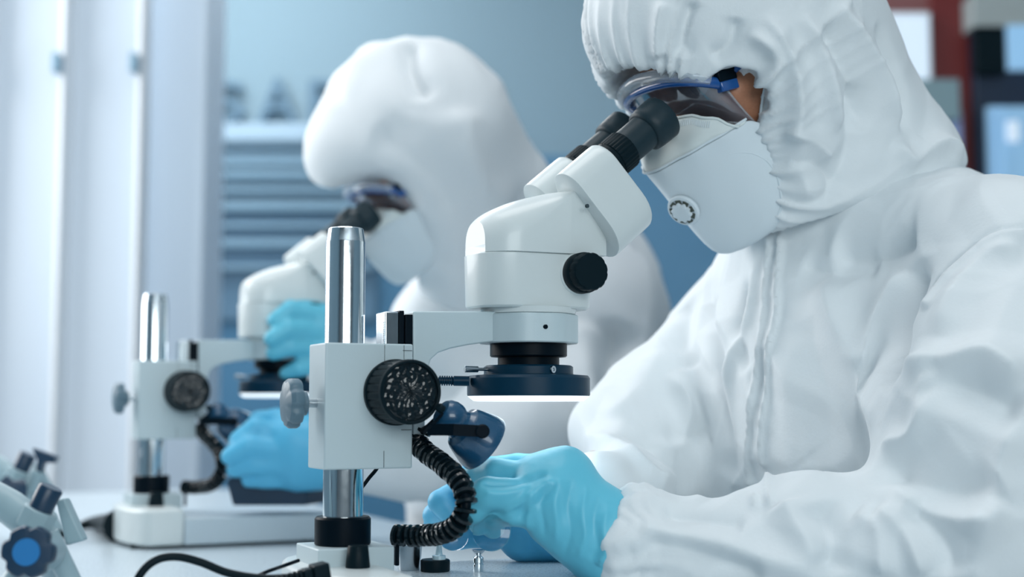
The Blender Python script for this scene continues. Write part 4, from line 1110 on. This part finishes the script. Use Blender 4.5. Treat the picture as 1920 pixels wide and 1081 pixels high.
vs = [bm.verts.new(v) for v in hh]; vb = [bm.verts.new(v + Vector((0, .014, 0))) for v in hh]
bm.faces.new(vs); bm.faces.new(vb[::-1])
for i in range(len(hh)): bm.faces.new((vs[i], vb[i], vb[(i + 1) % len(hh)], vs[(i + 1) % len(hh)]))
par(from_bm('wing_knob', bm, M_['darkblueplastic'], None), r_)
par(tube('threaded_rod', [P(73, 880, 1.725), P(62, 905, 1.73), P(45, 930, 1.74)], .009, M_['greycast'], None, 12), r_)
par(tube('dark_joint', [P(2, 905, 1.70), P(20, 918, 1.70), P(45, 915, 1.71)], .012, M_['darkblueplastic'], None, 12), r_)

# ------------------------------------------------------------ background
def wx(px, d): return (px - 960) / FP * d
def wz(py, d): return CAM.z + d * math.sin(PITCH) * 0 + (P(960, py, d).z - CAM.z)
def bgbox(name, px0, px1, py0, py1, d, th, m, parent=None, bv=.004, z0=None):
    a = P(px0, py1, d); b = P(px1, py0, d)
    lo = (a.x, d, a.z if z0 is None else z0); hi = (b.x, d + th, b.z)
    o = box(name, lo, hi, m, None, bv)
    if parent: par(o, parent)
    return o
# lettering on the wall
def letters(txt, px0, px1, py0, py1, d, m, label):
    cu = bpy.data.curves.new('wall_letter', 'FONT'); cu.body = txt; cu.extrude = .012; cu.offset = .012
    o = bpy.data.objects.new('wall_letter', cu); COL.objects.link(o)
    dg = bpy.context.evaluated_depsgraph_get(); me = bpy.data.meshes.new_from_object(o.evaluated_get(dg)); bpy.data.objects.remove(o)
    co = np.array([v.co[:] for v in me.vertices]); lo, hi = co.min(0), co.max(0)
    a = P(px0, py1, d); b = P(px1, py0, d)
    M = Matrix.Translation((a.x, d, a.z)) @ Matrix.Diagonal(((b.x - a.x) / (hi[0] - lo[0]), 1, (b.z - a.z) / (hi[1] - lo[1]), 1)) @ Matrix(((1, 0, 0, -lo[0]), (0, 0, -1, 0), (0, 1, 0, -lo[1]), (0, 0, 0, 1)))
    me.transform(M); me.update(); me.name = 'wall_letter'
    o = link('wall_letter', me, m, None, False); return tag(o, label, 'letter')
M_['lettering'] = mat('dark_blue_lettering', (0.10, 0.19, 0.27), 0.5)
dL = BW - .03
letters('S', 385, 450, 142, 222, dL, M_['lettering'], 'large blurred dark letter on the wall nearest the white column')
letters('A', 476, 552, 136, 224, dL, M_['lettering'], 'large blurred dark letter A in the middle of the wall lettering')
letters('B', 574, 640, 140, 224, dL, M_['lettering'], 'large blurred dark letter on the wall partly behind the rear hood')
# louvred shutter cabinet along the back wall
cab = empty('shutter_cabinet', (-0.3, BW - .2, 0)); tag(cab, 'tall blue cabinet with pale horizontal slats against the back wall', 'cabinet')
bgbox('carcass', 372, 1500, 285, 600, BW - .35, .33, M_['cabblue'], cab, z0=0.0)
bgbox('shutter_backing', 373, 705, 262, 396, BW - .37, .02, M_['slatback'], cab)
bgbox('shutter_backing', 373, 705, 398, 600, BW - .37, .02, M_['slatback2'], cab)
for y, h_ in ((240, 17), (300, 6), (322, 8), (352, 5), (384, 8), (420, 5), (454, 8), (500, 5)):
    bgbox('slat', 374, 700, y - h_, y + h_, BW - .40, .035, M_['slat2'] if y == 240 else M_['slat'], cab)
# white column and bright windows on the left
struct(bgbox('trim_1', 252, 376, -500, 1300, 3.6, .25, M_['column'], None, .01, z0=0))
def window(n, px0, px1, d):
    w_ = empty('window_%d' % n, (wx((px0 + px1) / 2, d), d, 0)); struct(w_)
    bgbox('frosted_pane', px0 + 8, px1 - 8, -480, 1200, d, .02, M_['frost'], w_, 0, z0=.25)
    for a, b in ((px0, px0 + 10), (px1 - 10, px1)): bgbox('window_frame', a, b, -500, 1200, d - .03, .08, M_['white'], w_, .004, z0=.2)
    bgbox('window_handle', px1 - 26, px1 - 12, 84, 122, d - .07, .04, M_['slat'], w_, .004)
    return w_
window(1, 104, 254, 3.45); window(2, -46, 106, 3.40); window(3, -196, -44, 3.35)
# right-hand equipment
rk_ = empty('red_rack', (wx(1798, 4.3), 4.4, 0)); tag(rk_, 'blurred dark red upright frame behind the front worker', 'rack')
bgbox('upright', 1762, 1836, -300, 900, 4.3, .06, M_['red'], rk_, z0=0)
bgbox('cross_panel', 1664, 1762, -300, 8, 4.32, .2, M_['red2'], rk_)
lb = empty('light_panel', (wx(1712, 4.25), 4.3, 0)); tag(lb, 'bright white lit panel beside the dark red upright frame', 'panel')
bgbox('lit_face', 1560, 1758, 12, 168, 4.26, .03, M_['litpanel'], lb)
bgbox('panel_housing', 1555, 1762, 6, 176, 4.29, .05, M_['white'], lb)
bgbox('panel_post', 1590, 1612, 170, 900, 4.33, .05, M_['white'], lb, z0=0)
eq = empty('bench_instrument', (wx(1770, 4.1), 4.15, 0)); tag(eq, 'blurred grey instrument box on a pale lavender leg by the red frame', 'instrument')
bgbox('instrument_case', 1722, 1814, 137, 216, 4.05, .2, M_['equip'], eq)
bgbox('instrument_leg', 1786, 1816, 200, 900, 4.08, .08, M_['lav'], eq, z0=0)
bgbox('instrument_body', 1690, 1786, 214, 900, 4.15, .1, M_['darkred'], eq, z0=0)
fr_ = empty('glass_door_cabinet', (wx(1920, 4.2), 4.3, 0)); tag(fr_, 'dark cabinet with a blue lit glass door at the right edge', 'cabinet')
bgbox('cabinet_body', 1843, 2100, 30, 900, 4.25, .4, M_['navy'], fr_, z0=0)
bgbox('cabinet_top', 1843, 2100, -30, 34, 4.2, .45, M_['cream'], fr_)
bgbox('black_screen', 1846, 1904, 36, 126, 4.2, .04, M_['blackmatte'], fr_)
bgbox('lit_side_window', 1908, 1990, 30, 118, 4.2, .03, M_['litblue'], fr_)
dr = bgbox('glass_door', 1866, 2050, 190, 900, 4.2, .03, M_['litblue2'], fr_, z0=.3)
o = bgbox('door_post', 1884, 1898, 190, 900, 4.17, .02, M_['litblue'], None, z0=.3); par(o, fr_)
o = bgbox('status_lamp', 1902, 1925, 218, 258, 4.17, .02, M_['litpanel'], None); par(o, fr_)
# the rest of the room
struct(box('wall_left', (-2.15, -2.6, 0), (-2.05, BW, 3.0), M_['wall']))
def fill_light_surround(n, c, ax, wd, ht):  # invented window frames, unseen, put round the two added fill lights
    w_ = empty('window_%d' % n, c); struct(w_)
    for sx, sz, lx, lz in ((-1, 0, .03, ht / 2 + .06), (1, 0, .03, ht / 2 + .06), (0, -1, wd / 2 + .06, .03), (0, 1, wd / 2 + .06, .03)):
        cx, cz = sx * (wd / 2 + .03), sz * (ht / 2 + .03)
        lo = (c[0] + cx - lx, c[1] - .03, c[2] + cz - lz) if ax == 'x' else (c[0] - .03, c[1] + cx - lx, c[2] + cz - lz)
        hi = (c[0] + cx + lx, c[1] + .03, c[2] + cz + lz) if ax == 'x' else (c[0] + .03, c[1] + cx + lx, c[2] + cz + lz)
        par(box('window_frame', lo, hi, M_['white'], None, .003), w_)
fill_light_surround(4, (1.1, -2.57, 1.9), 'x', 2.6, 1.4)
fill_light_surround(5, (-2.02, 2.35, 1.95), 'y', 1.7, 1.6)
struct(box('wall_right', (4, -2.6, 0), (4.1, BW, 3.0), M_['wall']))
struct(box('wall_front', (-4, -2.7, 0), (4, -2.6, 3.0), M_['wallfront']))
struct(box('ceiling', (-4, -2.6, 3.0), (4, BW, 3.1), M_['white']))
#@@SCENE4@@
